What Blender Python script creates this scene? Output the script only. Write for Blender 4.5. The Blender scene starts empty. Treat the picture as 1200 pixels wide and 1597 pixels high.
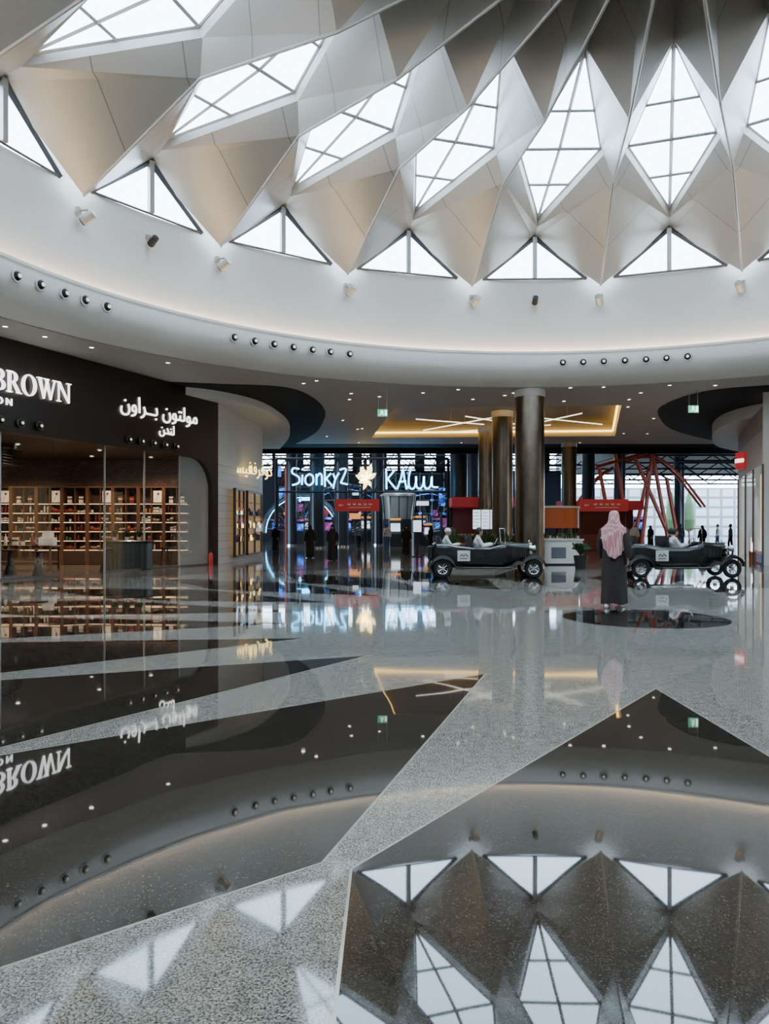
import bpy, bmesh, math, random
from mathutils import Vector, Matrix
random.seed(7)
sc = bpy.context.scene
col = sc.collection
rad = math.radians

# ------------------------------------------------------------------ materials
def newmat(name):
    m = bpy.data.materials.new(name); m.use_nodes = True
    nt = m.node_tree
    return m, nt, nt.nodes['Principled BSDF'], nt.nodes['Material Output']

def mat(name, c, r=.5, m=0., e=None, es=0., ns=6., na=.1, bump=0., ior=1.45, coat=0., stretch=None, emod=False):
    mt, nt, b, o = newmat(name)
    tc = nt.nodes.new('ShaderNodeTexCoord')
    no = nt.nodes.new('ShaderNodeTexNoise'); no.inputs['Scale'].default_value = ns
    no.inputs['Detail'].default_value = 3
    if stretch:
        mp = nt.nodes.new('ShaderNodeMapping'); mp.inputs['Scale'].default_value = stretch
        nt.links.new(tc.outputs['Object'], mp.inputs[0]); nt.links.new(mp.outputs[0], no.inputs['Vector'])
    else:
        nt.links.new(tc.outputs['Object'], no.inputs['Vector'])
    mx = nt.nodes.new('ShaderNodeMix'); mx.data_type = 'RGBA'
    mx.inputs[6].default_value = (*[max(0, x*(1-na)) for x in c], 1)
    mx.inputs[7].default_value = (*[min(1, x*(1+na)) for x in c], 1)
    nt.links.new(no.outputs['Fac'], mx.inputs[0])
    nt.links.new(mx.outputs[2], b.inputs['Base Color'])
    b.inputs['Roughness'].default_value = r
    b.inputs['Metallic'].default_value = m
    b.inputs['IOR'].default_value = ior
    b.inputs['Coat Weight'].default_value = coat
    if e:
        b.inputs['Emission Color'].default_value = (*e, 1)
        b.inputs['Emission Strength'].default_value = es
        if emod:
            mr = nt.nodes.new('ShaderNodeMapRange'); mr.inputs[1].default_value=.42; mr.inputs[2].default_value=.62
            mr.inputs[3].default_value=es*.06; mr.inputs[4].default_value=es
            nt.links.new(no.outputs['Fac'], mr.inputs[0]); nt.links.new(mr.outputs[0], b.inputs['Emission Strength'])
    if bump:
        bp = nt.nodes.new('ShaderNodeBump'); bp.inputs['Strength'].default_value = bump
        bp.inputs['Distance'].default_value = .02
        nt.links.new(no.outputs['Fac'], bp.inputs['Height'])
        nt.links.new(bp.outputs['Normal'], b.inputs['Normal'])
    return mt

def glassmat(name, tint, base=.04, gain=.45, rough=.01, painted_refl=0.):
    mt, nt, b, o = newmat(name)
    nt.nodes.remove(b)
    tr = nt.nodes.new('ShaderNodeBsdfTransparent'); tr.inputs[0].default_value = (*tint, 1)
    gl = nt.nodes.new('ShaderNodeBsdfGlossy'); gl.inputs['Roughness'].default_value = rough
    lw = nt.nodes.new('ShaderNodeLayerWeight'); lw.inputs[0].default_value = .5
    pw_ = nt.nodes.new('ShaderNodeMath'); pw_.operation = 'POWER'; pw_.inputs[1].default_value = 4.
    ml = nt.nodes.new('ShaderNodeMath'); ml.operation = 'MULTIPLY_ADD'; ml.inputs[1].default_value = gain; ml.inputs[2].default_value = base
    nt.links.new(lw.outputs['Facing'], pw_.inputs[0]); nt.links.new(pw_.outputs[0], ml.inputs[0])
    mx = nt.nodes.new('ShaderNodeMixShader')
    nt.links.new(ml.outputs[0], mx.inputs[0]); nt.links.new(tr.outputs[0], mx.inputs[1])
    nt.links.new(gl.outputs[0], mx.inputs[2])
    if painted_refl:
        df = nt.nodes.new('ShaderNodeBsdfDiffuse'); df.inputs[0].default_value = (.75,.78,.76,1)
        m2 = nt.nodes.new('ShaderNodeMixShader'); m2.inputs[0].default_value = painted_refl
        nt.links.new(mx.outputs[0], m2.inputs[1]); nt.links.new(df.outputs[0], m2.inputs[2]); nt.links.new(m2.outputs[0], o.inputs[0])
    else:
        nt.links.new(mx.outputs[0], o.inputs[0])
    return mt

def speckle(name, dark, light, lo, hi, scale, rough, ior=1.5, bs=.06):
    mt, nt, b, o = newmat(name)
    tc = nt.nodes.new('ShaderNodeTexCoord')
    no = nt.nodes.new('ShaderNodeTexNoise'); no.inputs['Scale'].default_value = scale
    no.inputs['Detail'].default_value = 3.0; no.inputs['Roughness'].default_value = .7
    nt.links.new(tc.outputs['Object'], no.inputs['Vector'])
    cr = nt.nodes.new('ShaderNodeValToRGB')
    cr.color_ramp.elements[0].position = lo; cr.color_ramp.elements[0].color = (*dark, 1)
    cr.color_ramp.elements[1].position = hi; cr.color_ramp.elements[1].color = (*light, 1)
    nt.links.new(no.outputs['Fac'], cr.inputs[0])
    n2 = nt.nodes.new('ShaderNodeTexNoise'); n2.inputs['Scale'].default_value = 14.; n2.inputs['Detail'].default_value = 5.; n2.inputs['Roughness'].default_value = .8
    nt.links.new(tc.outputs['Object'], n2.inputs['Vector'])
    mr = nt.nodes.new('ShaderNodeMapRange'); mr.inputs[1].default_value=.35; mr.inputs[2].default_value=.65; mr.inputs[3].default_value = .70; mr.inputs[4].default_value = 1.3
    nt.links.new(n2.outputs['Fac'], mr.inputs[0])
    vm = nt.nodes.new('ShaderNodeVectorMath'); vm.operation = 'SCALE'
    nt.links.new(cr.outputs[0], vm.inputs[0]); nt.links.new(mr.outputs[0], vm.inputs['Scale'])
    nt.links.new(vm.outputs[0], b.inputs['Base Color'])
    b.inputs['Roughness'].default_value = rough
    b.inputs['IOR'].default_value = ior
    n3 = nt.nodes.new('ShaderNodeTexNoise'); n3.inputs['Scale'].default_value = 1.1; n3.inputs['Detail'].default_value = 1.
    nt.links.new(tc.outputs['Object'], n3.inputs['Vector'])
    bp = nt.nodes.new('ShaderNodeBump'); bp.inputs['Strength'].default_value = bs
    bp.inputs['Distance'].default_value = .02
    nt.links.new(n3.outputs['Fac'], bp.inputs['Height']); nt.links.new(bp.outputs['Normal'], b.inputs['Normal'])
    return mt

def brickmat(name, c, mortar, w, hgt, r, m=0., ms=.01, coord='UV', offset=0., bias=.06):
    mt, nt, b, o = newmat(name)
    tc = nt.nodes.new('ShaderNodeTexCoord')
    br = nt.nodes.new('ShaderNodeTexBrick')
    br.offset = offset
    br.inputs['Scale'].default_value = 1
    br.inputs['Color1'].default_value = (*[x*(1-bias) for x in c], 1)
    br.inputs['Color2'].default_value = (*[x*(1+bias) for x in c], 1)
    br.inputs['Mortar'].default_value = (*mortar, 1)
    br.inputs['Mortar Size'].default_value = ms
    br.inputs['Brick Width'].default_value = w
    br.inputs['Row Height'].default_value = hgt
    nt.links.new(tc.outputs[coord], br.inputs['Vector'])
    nt.links.new(br.outputs['Color'], b.inputs['Base Color'])
    b.inputs['Roughness'].default_value = r; b.inputs['Metallic'].default_value = m
    return mt

def checker(name, c1, c2, scale, r=.9):
    mt, nt, b, o = newmat(name)
    tc = nt.nodes.new('ShaderNodeTexCoord')
    ch = nt.nodes.new('ShaderNodeTexChecker'); ch.inputs['Scale'].default_value = scale
    ch.inputs['Color1'].default_value = (*c1, 1); ch.inputs['Color2'].default_value = (*c2, 1)
    nt.links.new(tc.outputs['Object'], ch.inputs['Vector'])
    nt.links.new(ch.outputs[0], b.inputs['Base Color']); b.inputs['Roughness'].default_value = r
    return mt

M = {}
M['granite_light'] = speckle('granite_light', (.045,.040,.033), (.39,.355,.30), .40, .59, 100, .04)
M['granite_dark'] = speckle('granite_dark', (.010,.008,.006), (.070,.055,.043), .44, .68, 110, .022, ior=1.52)
M['granite_grey'] = speckle('granite_grey', (.045,.041,.035), (.25,.23,.20), .38, .60, 100, .05)
M['strip'] = mat('floor_strip', (.42,.38,.31), .2, .3)
M['roof'] = brickmat('roof_panel', (.39,.365,.33), (.22,.205,.185), 1.9, 60, .34, .5, .016)
M['reveal'] = mat('reveal_panel', (.56,.54,.51), .5, .1, na=.03)
M['white'] = mat('white_plaster', (.90,.86,.80), .6, na=.03)
M['drum'] = mat('drum_plaster', (.85,.825,.785), .55, na=.03)
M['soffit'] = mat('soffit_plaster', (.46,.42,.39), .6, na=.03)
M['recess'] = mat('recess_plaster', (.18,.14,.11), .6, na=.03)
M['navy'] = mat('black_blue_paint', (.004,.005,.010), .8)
M['frame'] = mat('steel_frame', (.46,.445,.42), .4, .4)
M['frame_dark'] = mat('frame_dark', (.13,.13,.135), .4, .6)
M['skyglass'] = glassmat('skylight_glass', (.93,.97,1.0), .02, .10)
M['shopglass'] = glassmat('shop_glass', (.92,.94,.94), .06, .55)
M['dimglass']=glassmat('toyshop_glass',(.88,.88,.85),.03,.12)
M['paleglass'] = glassmat('painted_reflection_glass', (.9,.92,.92), .08, .6, painted_refl=.30)  # whitish diffuse mix paints in the reflection of a bright building
M['cove'] = mat('cove_glow', (.9,.7,.35), .5, e=(1,.72,.38), es=26)
M['cove_y'] = mat('cove_yellow', (.9,.7,.25), .5, e=(1,.62,.14), es=5.5)
M['lamp'] = mat('lamp_glow', (1,1,1), .5, e=(1,.93,.8), es=16)
M['hall_lamp'] = mat('hall_lamp_glow', (1,1,1), .5, e=(.8,.9,1), es=9)  # glow of the fill lamps added in the far hall
M['led'] = mat('led_line', (1,1,1), .5, e=(1,.88,.74), es=3)
M['sign_white'] = mat('sign_white', (.9,.9,.9), .5, e=(1,.97,.95), es=2.6)
M['sign_gold'] = mat('sign_gold', (1,.8,.3), .5, e=(1,.74,.22), es=3)
M['cyan'] = mat('neon_cyan', (.2,.7,1), .5, e=(.14,.58,1), es=7)
M['gold_neon'] = mat('neon_gold', (1,.8,.3), .5, e=(1,.80,.32), es=5)
M['blue_e'] = mat('screen_blue', (.03,.08,.5), .4, e=(.05,.24,.95), es=2.2, ns=3, na=.6, emod=True)
M['pink_e'] = mat('screen_pink', (.3,.05,.25), .4, e=(.6,.1,.5), es=.8, ns=3, emod=True)
M['orange_e'] = mat('screen_orange', (.6,.2,.06), .4, e=(1,.38,.08), es=.8)
M['white_e'] = mat('screen_white', (.8,.85,.9), .4, e=(.7,.85,1), es=1.3)
M['red_e'] = mat('red_lit', (.6,.02,.03), .4, e=(.8,.03,.04), es=.35)
M['green_e'] = mat('exit_green', (.1,.6,.35), .4, e=(.1,.7,.40), es=.8)
M['black'] = mat('black_gloss', (.006,.006,.007), .22, coat=.3)
M['black_m'] = mat('black_matte', (.012,.012,.013), .6)
M['ring'] = mat('ring_dark_metal', (.10,.09,.085), .35, .7)
M['leather'] = mat('black_leather', (.016,.015,.015), .45, bump=.2, ns=40)
M['rubber'] = mat('rubber', (.014,.014,.014), .8)
M['chrome'] = mat('chrome', (.65,.65,.66), .15, 1)
M['column'] = mat('column_metal', (.165,.138,.112), .24, 1., ns=2.6, na=.75, bump=.35, stretch=(1,1,.45))
M['column_b'] = mat('column_bronze', (.13,.108,.082), .30, .9, ns=1.8, na=.5, stretch=(1,1,.5))
M['column_d'] = mat('column_dark', (.04,.044,.055), .35, .5)
M['brown'] = mat('dark_brown_panel', (.019,.011,.009), .35, ns=3)
M['wood'] = mat('walnut_wood', (.10,.048,.026), .45, ns=9, na=.3)
M['wood_d'] = mat('dark_wood', (.045,.026,.017), .45)
M['brickwall'] = brickmat('shop_brick_tile', (.19,.10,.06), (.07,.04,.03), .30, .11, .35, 0, .012, offset=.5, bias=.25)
M['cream'] = brickmat('cream_stone', (.54,.50,.44), (.30,.27,.23), 3.0, .32, .45, 0, .012)
M['creamw'] = mat('cream_wall', (.63,.60,.55), .55, na=.04)
M['beige'] = mat('beige_wall', (.50,.43,.34), .55, na=.05)
M['red'] = mat('red_paint', (.55,.03,.03), .4)
M['redban'] = mat('red_banner', (.40,.028,.034), .5, e=(.6,.04,.05), es=.14)
M['orange'] = mat('orange_paint', (.45,.11,.03), .45)
M['coaster'] = mat('coaster_red', (.48,.07,.035), .35)
M['yellow'] = mat('yellow_paint', (.75,.5,.06), .45)
M['blue'] = mat('blue_paint', (.05,.16,.5), .4)
M['dark'] = mat('hall_dark', (.025,.033,.055), .6)
M['green'] = mat('leaf_green', (.022,.055,.016), .6, na=.4, ns=20)
M['terr'] = mat('white_ceramic', (.62,.61,.58), .3)
M['skin'] = mat('skin', (.36,.21,.14), .55)
M['hair'] = mat('hair', (.014,.011,.01), .6)
M['robe_dark'] = mat('robe_dark', (.026,.018,.018), .9, ns=14, na=.25)
M['robe_black'] = mat('robe_black', (.007,.007,.008), .85)
M['robe_white'] = mat('robe_white', (.58,.57,.55), .8)
M['shemagh'] = brickmat('shemagh_lattice', (.46,.10,.115), (.60,.40,.39), .026, .026, .9, 0, .005, coord='Object', offset=.5, bias=.12)
M['grey_cloth'] = mat('grey_cloth', (.12,.13,.15), .8)
M['blue_cloth'] = mat('blue_cloth', (.05,.08,.17), .8)
M['facade'] = brickmat('white_facade', (.30,.32,.35), (.09,.11,.14), 2.2, 1.6, .5, 0, .22, bias=.05)
M['maroon'] = mat('maroon', (.15,.016,.022), .35)
M['amber'] = mat('amber', (.34,.15,.04), .2)
M['whitep'] = mat('white_pack', (.60,.55,.49), .4)
M['teal'] = mat('teal_pack', (.03,.12,.12), .35)
M['counter']=mat('counter_grey',(.035,.045,.042),.4)
M['print'] = mat('print_paper', (.8,.72,.62), .5, ns=3, na=.35, e=(.9,.7,.5), es=.2)
M['warm'] = mat('warm_display', (.40,.27,.14), .5, e=(1,.64,.26), es=.30, ns=1.6, na=.4)
M['toy'] = checker('toy_pattern', (.5,.24,.10), (.16,.24,.38), 1.6, .5)
M['shelf_led']=mat('shelf_led',(1,.7,.4),.5,e=(1,.66,.34),es=5)
M['lamp_dim']=mat('lamp_dim',(.9,.8,.6),.4,e=(1,.9,.7),es=.8)
M['shoplit']=mat('shop_lit_wall',(.60,.46,.30),.5,e=(1,.70,.38),es=.9,ns=1.2,na=.4)

# ------------------------------------------------------------------ mesh builder
class MB:
    def __init__(s): s.v=[]; s.f=[]; s.m=[]; s.mats=[]
    def mi(s, k):
        if k not in s.mats: s.mats.append(k)
        return s.mats.index(k)
    def add(s, vs, fs, k):
        o=len(s.v); s.v += [tuple(x) for x in vs]; i=s.mi(k)
        for f in fs: s.f.append([o+a for a in f]); s.m.append(i)
    def box(s, c, d, k, rz=0, mtx=None):
        hx,hy,hz=[x/2 for x in d]
        vs=[Vector((x,y,z)) for x in(-hx,hx) for y in(-hy,hy) for z in(-hz,hz)]
        R_=mtx if mtx else Matrix.Rotation(rz,3,'Z')
        vs=[R_@v+Vector(c) for v in vs]
        s.add(vs,[(0,1,3,2),(4,6,7,5),(0,4,5,1),(2,3,7,6),(0,2,6,4),(1,5,7,3)],k)
    def bbox(s, c, d, k, bev=.02, rz=0):
        hx,hy,hz=[x/2 for x in d]; b=min(bev,hx*.9,hy*.9,hz*.9)
        rings=[]
        for z,i in((-hz,b),(-hz+b,0),(hz-b,0),(hz,b)):
            X_=hx-i; Y_=hy-i; bb=b
            rings.append([(X_,-Y_+bb,z),(X_,Y_-bb,z),(X_-bb,Y_,z),(-X_+bb,Y_,z),(-X_,Y_-bb,z),(-X_,-Y_+bb,z),(-X_+bb,-Y_,z),(X_-bb,-Y_,z)])
        R_=Matrix.Rotation(rz,3,'Z')
        rings=[[R_@Vector(p)+Vector(c) for p in r] for r in rings]
        s.loft(rings,k)
    def loft(s, rings, k, cap=True, closed=True):
        n=len(rings[0]); vs=[p for r in rings for p in r]; fs=[]
        for i in range(len(rings)-1):
            for j in range(n if closed else n-1):
                a=i*n+j; b=i*n+(j+1)%n
                fs.append((a,b,b+n,a+n))
        if cap: fs.append(tuple(range(n))[::-1]); fs.append(tuple((len(rings)-1)*n+j for j in range(n)))
        s.add(vs,fs,k)
    def cyl(s, p1, p2, r1, r2=None, k='white', n=12, cap=True):
        r2 = r1 if r2 is None else r2
        p1=Vector(p1); p2=Vector(p2); d=(p2-p1)
        if d.length<1e-6: return
        q=d.normalized().to_track_quat('Z','Y')
        rings=[[p+q@Vector((r*math.cos(a),r*math.sin(a),0)) for a in [2*math.pi*j/n for j in range(n)]] for p,r in((p1,r1),(p2,r2))]
        s.loft(rings,k,cap)
    def tube(s, pts, r, k, n=8, cap=True):
        pts=[Vector(p) for p in pts]; rings=[]
        rs = r if isinstance(r,(list,tuple)) else [r]*len(pts)
        for i,p in enumerate(pts):
            d=(pts[min(i+1,len(pts)-1)]-pts[max(i-1,0)]).normalized()
            up=Vector((0,0,1)) if abs(d.z)<.9 else Vector((0,1,0))
            a=d.cross(up).normalized(); b=a.cross(d).normalized()
            rings.append([p+rs[i]*(math.cos(t)*a+math.sin(t)*b) for t in [2*math.pi*j/n for j in range(n)]])
        s.loft(rings,k,cap)
    def ribbon(s, pts, w, k, th=.06):
        pts=[Vector(p) for p in pts]; rings=[]
        for i,p in enumerate(pts):
            d=(pts[min(i+1,len(pts)-1)]-pts[max(i-1,0)]).normalized()
            nn=Vector((-d.z,0,d.x))*w; t=Vector((0,th,0))
            rings.append([p+nn-t,p-nn-t,p-nn+t,p+nn+t])
        s.loft(rings,k)
    def sph(s, c, r, k, n=12, m=8, sc=(1,1,1)):
        vs=[];fs=[]
        for i in range(1,m):
            ph=math.pi*i/m
            for j in range(n):
                t=2*math.pi*j/n
                vs.append((c[0]+r*sc[0]*math.sin(ph)*math.cos(t),c[1]+r*sc[1]*math.sin(ph)*math.sin(t),c[2]+r*sc[2]*math.cos(ph)))
        for i in range(m-2):
            for j in range(n):
                a=i*n+j;b=i*n+(j+1)%n
                fs.append((a,a+n,b+n,b))
        t=len(vs); vs.append((c[0],c[1],c[2]+r*sc[2])); vs.append((c[0],c[1],c[2]-r*sc[2]))
        for j in range(n):
            fs.append((t,j,(j+1)%n)); fs.append((t+1,(m-2)*n+(j+1)%n,(m-2)*n+j))
        s.add(vs,fs,k)
    def cap(s,p1,r1,p2,r2,k='b'):
        s.cyl(p1,p2,r1,r2,k,12); s.sph(p1,r1,k,12,8); s.sph(p2,r2,k,12,8)
    def lathe(s, prof, k, n=24, c=(0,0,0), a0=0, a1=360, cap=False):
        full = abs(a1-a0)>=359.9
        N=n if full else n+1
        rings=[]
        for r,z in prof:
            rings.append([(c[0]+r*math.sin(rad(a0+(a1-a0)*j/n)),c[1]+r*math.cos(rad(a0+(a1-a0)*j/n)),c[2]+z) for j in range(N)])
        s.loft(rings,k,cap,full)
    def prism(s, poly, z0, z1, k):
        n=len(poly)
        vs=[(x,y,z0) for x,y in poly]+[(x,y,z1) for x,y in poly]
        fs=[tuple(range(n))[::-1],tuple(range(n,2*n))]+[(j,(j+1)%n,(j+1)%n+n,j+n) for j in range(n)]
        s.add(vs,fs,k)
    def torus(s, c, R, r, k, axis='Y', n=28, m=10):
        vs=[];fs=[]
        for i in range(n):
            a=2*math.pi*i/n
            for j in range(m):
                b=2*math.pi*j/m
                q=(R+r*math.cos(b)); u=(q*math.cos(a),q*math.sin(a),r*math.sin(b))
                if axis=='Y': u=(u[0],u[2],u[1])
                elif axis=='X': u=(u[2],u[0],u[1])
                vs.append((c[0]+u[0],c[1]+u[1],c[2]+u[2]))
        for i in range(n):
            for j in range(m):
                fs.append((i*m+j,((i+1)%n)*m+j,((i+1)%n)*m+(j+1)%m,i*m+(j+1)%m))
        s.add(vs,fs,k)
    def mesh(s, name, smooth=False):
        me=bpy.data.meshes.new(name); me.from_pydata(s.v,[],s.f)
        for k in s.mats:
            if k in M: me.materials.append(M[k])
        me.polygons.foreach_set('material_index', s.m)
        bm=bmesh.new(); bm.from_mesh(me); bmesh.ops.recalc_face_normals(bm,faces=bm.faces); bm.to_mesh(me); bm.free()
        if smooth:
            me.polygons.foreach_set('use_smooth',[True]*len(me.polygons))
            try: me.set_sharp_from_angle(angle=rad(40))
            except Exception: pass
        me.update()
        return me
    def obj(s, name, parent=None, smooth=False, **kw):
        return place(name, s.mesh(name,smooth), parent=parent, **kw)

def tag(o, label=None, cat=None, group=None, kind=None):
    if label: o['label']=label
    if cat: o['category']=cat
    if group: o['group']=group
    if kind: o['kind']=kind
    return o
def place(name, me, loc=(0,0,0), rz=0, parent=None, rot=None, label=None, cat=None, group=None, kind=None, scale=None):
    o=bpy.data.objects.new(name, me); col.objects.link(o)
    o.location=loc
    o.rotation_euler = rot if rot else (0,0,rz)
    if scale: o.scale=scale
    if parent: o.parent=parent
    return tag(o,label,cat,group,kind)
def empty(name, loc=(0,0,0), rz=0, **kw):
    o=place(name,None,loc,rz,**kw); o.empty_display_size=.2; return o
def copy_tree(root, loc, rz=None, label=None, scale=None):
    n=root.copy(); col.objects.link(n); n.location=loc
    if rz is not None: n.rotation_euler=(0,0,rz)
    if label: n['label']=label
    if scale: n.scale=scale
    def rec(a,b):
        for ch in list(a.children):
            c=ch.copy(); c.parent=b; c.matrix_parent_inverse=ch.matrix_parent_inverse.copy()
            col.objects.link(c); rec(ch,c)
    rec(root,n); return n
def X(px,Y): return (px-600)/1200*Y
def Z(py,Y): return 1.55+(822-py)/1200*Y

def remesh(mb, name, voxel, k, smooth_it=3):
    me=mb.mesh('tmp'); o=bpy.data.objects.new('tmp',me); col.objects.link(o)
    r=o.modifiers.new('r','REMESH'); r.mode='VOXEL'; r.voxel_size=voxel
    s=o.modifiers.new('s','SMOOTH'); s.iterations=smooth_it; s.factor=.5
    dg=bpy.context.evaluated_depsgraph_get(); dg.update()
    out=bpy.data.meshes.new_from_object(o.evaluated_get(dg))
    out.name=name; out.materials.clear(); out.materials.append(M[k])
    out.polygons.foreach_set('material_index',[0]*len(out.polygons))
    out.polygons.foreach_set('use_smooth',[True]*len(out.polygons))
    bpy.data.objects.remove(o)
    return out

def text(body, size, loc, rot, k, name, parent=None, ext=.02, align='CENTER', bold=0., sx=1, shear=0., **kw):
    cu=bpy.data.curves.new(name,'FONT'); cu.body=body; cu.size=size; cu.extrude=ext; cu.align_x=align
    cu.align_y='CENTER'; cu.offset=bold; cu.shear=shear
    o=bpy.data.objects.new('tmp',cu); col.objects.link(o)
    dg=bpy.context.evaluated_depsgraph_get(); dg.update()
    me=bpy.data.meshes.new_from_object(o.evaluated_get(dg))
    bpy.data.objects.remove(o)
    me.materials.clear(); me.materials.append(M[k])
    return place(name, me, loc, rot=rot, parent=parent, scale=(sx,1,1), **kw)

def light(name, loc, energy, color, parent, size=.09, spot=150):
    l=bpy.data.lights.new(name,'SPOT'); l.energy=energy; l.color=color
    l.shadow_soft_size=size; l.spot_size=rad(spot); l.spot_blend=.9
    o=bpy.data.objects.new(name,l); col.objects.link(o); o.location=loc; o.parent=parent
    return o

# ------------------------------------------------------------------ camera & world
cd=bpy.data.cameras.new('camera'); cam=bpy.data.objects.new('camera',cd); col.objects.link(cam)
cam.location=(0,0,1.55); cam.rotation_euler=(rad(90),0,0)
cd.sensor_fit='HORIZONTAL'; cd.sensor_width=36; cd.lens=36; cd.shift_y=23.5/1200; cd.clip_end=500
sc.camera=cam
w=bpy.data.worlds.new('world'); sc.world=w; w.use_nodes=True
bg=w.node_tree.nodes['Background']; bg.inputs[0].default_value=(.64,.82,1,1); bg.inputs[1].default_value=14.0

# ------------------------------------------------------------------ rotunda
CX,CY=5.27,13.6; R=15.63; ZS=7.04
def pol(r,a,z): return (r*math.sin(rad(a)), r*math.cos(rad(a)), z)
def pw(r,a,z): return (CX+r*math.sin(rad(a)), CY+r*math.cos(rad(a)), z)
RW,DW,ZW=10.8,7.3,13.30
RT,ZT_=7.1,14.40
def beam_mesh():
    V=Vector((0,15.30,10.55)); P=Vector((0,11.16,12.58)); Q=Vector((0,7.2,12.50)); HQ=Vector((0,1.5,13.2))
    mb=MB()
    for sgn in (-1,1):
        A=Vector(pol(R,sgn*9,12.49)); S=Vector(pol(14.9,sgn*9,12.66)); W=Vector(pol(RW,sgn*(9-DW),ZW))
        T=Vector(pol(RT,sgn*9,ZT_)); HT=Vector(pol(1.5,sgn*9,15.9))
        for poly in ((V,A,P),(P,A,S),(P,S,W),(P,W,Q),(W,T,Q),(Q,T,HT,HQ)):
            mb.add(poly,[tuple(range(len(poly)))],'roof')
    for a,b in ((V,P),(P,Q),(Q,HQ)):
        mb.cyl(a,b,.04,.04,'frame',6)
    me=mb.mesh('roof_beam')
    uv=me.uv_layers.new(name='UV')
    for p in me.polygons:
        for li in p.loop_indices:
            c=me.vertices[me.loops[li].vertex_index].co
            uv.data[li].uv=((c.y*1.0+c.z*.3), c.x+30)
    return me
bm_=beam_mesh()
TH=[-7.5+18*(i-4) for i in range(20)]
for i,a in enumerate(TH):
    place('roof_beam',bm_,(CX,CY,0),-rad(a),label='folded diamond-faceted champagne metal roof rib rising to the dome centre',cat='roof beam',group='folded ribs of the skylight dome')
hub=MB(); hub.lathe([(1.6,13.1),(1.6,15.95),(0.01,16.1)],'roof',40); hub.obj('trim_1',loc=(CX,CY,0),kind='structure')

def skylight():
    mb=MB()
    S=Vector(pol(14.9,0,12.66)); Wl=Vector(pol(RW,-DW,ZW)); Wr=Vector(pol(RW,DW,ZW)); T=Vector(pol(RT,0,ZT_))
    C=(S+T+Wl+Wr)/4
    up=Vector((0,.05,.22)); f=.94
    s,l,r,t=[C+(p-C)*f+up for p in (S,Wl,Wr,T)]
    for a,b,c,d in ((S,Wl,l,s),(Wl,T,t,l),(T,Wr,r,t),(Wr,S,s,r)):
        mb.add([a,b,c,d],[(0,1,2),(0,2,3)],'reveal')
    g=Vector((0,0,.06))
    mb.add([s+g,l+g,r+g],[(0,1,2)],'skyglass'); mb.add([l+g,t+g,r+g],[(0,1,2)],'skyglass')
    Mid=(l+r)/2
    for a,b,q in ((s,Mid,.055),(Mid,t,.055),(s,l,.04),(s,r,.04),(l,t,.04),(r,t,.04),(l,r,.06)):
        mb.cyl(a,b,q,q,'frame',4)
    mb.cyl(s.lerp(l,.52),s.lerp(r,.52),.055,.055,'frame',4)
    mb.cyl(l.lerp(t,.42),r.lerp(t,.42),.05,.05,'frame',4)
    return mb.mesh('window')
sk=skylight()
def clere():
    mb=MB()
    a=Vector(pol(R,-7.2,10.94)); b=Vector(pol(R,7.2,10.94)); m=(a+b)/2
    t=Vector((0,m.y,12.49)); 
    mb.add([a,b,t],[(0,1,2)],'skyglass')
    mb.box(((m+t)/2-Vector((0,.06,0))),(.16,.14,1.55),'frame')
    mb.cyl(a,t,.09,.09,'frame_dark',4); mb.cyl(b,t,.09,.09,'frame_dark',4); mb.cyl(a,b,.04,.04,'frame_dark',4)
    return mb.mesh('window')
cl=clere(); n=1
for a in TH:
    place('window_%d'%n,sk,(CX,CY,0),-rad(a+9),kind='structure'); n+=1
    place('window_%d'%n,cl,(CX,CY,0),-rad(a+9),kind='structure'); n+=1

mb=MB()
mb.lathe([(R,8.02),(R,10.94)],'drum',160)
for a in TH:
    A1=pol(R,a-9,12.49);A2=pol(R,a+9,12.49);b1=pol(R,a-9+7.2,10.94);b2=pol(R,a+9-7.2,10.94)
    mb.add([A1,b1,b2,A2],[(0,1,2,3)],'drum')
o=mb.obj('wall_drum',loc=(CX,CY,0),smooth=True,kind='structure')
# separate lower fascia with crisp lip
mb=MB(); mb.lathe([(R,8.02),(15.44,8.02),(15.44,8.12),(15.18,8.12),(15.18,8.04),(15.24,8.02),(15.24,7.98),(15.20,7.96),(15.22,7.62),(15.36,7.40),(15.75,7.20),(16.3,7.09),(16.70,7.06),(16.70,ZS)],'white',160)
mb.obj('trim_2',loc=(CX,CY,0),smooth=True,kind='structure')
mb=MB(); mb.lathe([(15.50,8.03),(15.56,8.03),(15.56,8.06),(15.50,8.06),(15.50,8.03)],'cove',160)
mb.obj('cove_light',loc=(CX,CY,0),label='continuous warm LED strip at the foot of the drum',cat='cove light')

def fill_curve(loops, z, k, name, **kw):
    cu=bpy.data.curves.new(name,'CURVE'); cu.dimensions='2D'; cu.fill_mode='BOTH'
    for lp in loops:
        sp=cu.splines.new('POLY'); sp.points.add(len(lp)-1)
        for i,(x,y) in enumerate(lp): sp.points[i].co=(x,y,0,1)
        sp.use_cyclic_u=True
    o=bpy.data.objects.new('tmp',cu); col.objects.link(o)
    dg=bpy.context.evaluated_depsgraph_get(); dg.update()
    me=bpy.data.meshes.new_from_object(o.evaluated_get(dg)); bpy.data.objects.remove(o)
    me.materials.clear(); me.materials.append(M[k])
    return place(name,me,(0,0,z),**kw)
circ=[(CX+16.66*math.sin(2*math.pi*i/160),CY+16.66*math.cos(2*math.pi*i/160)) for i in range(160)]
rec=[(-.8,47.4),(.45,35.5),(10.7,34.7),(13.9,46.4)]
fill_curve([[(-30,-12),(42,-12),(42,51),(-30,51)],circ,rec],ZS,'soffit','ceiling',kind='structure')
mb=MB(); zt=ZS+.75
nr=len(rec)
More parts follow.
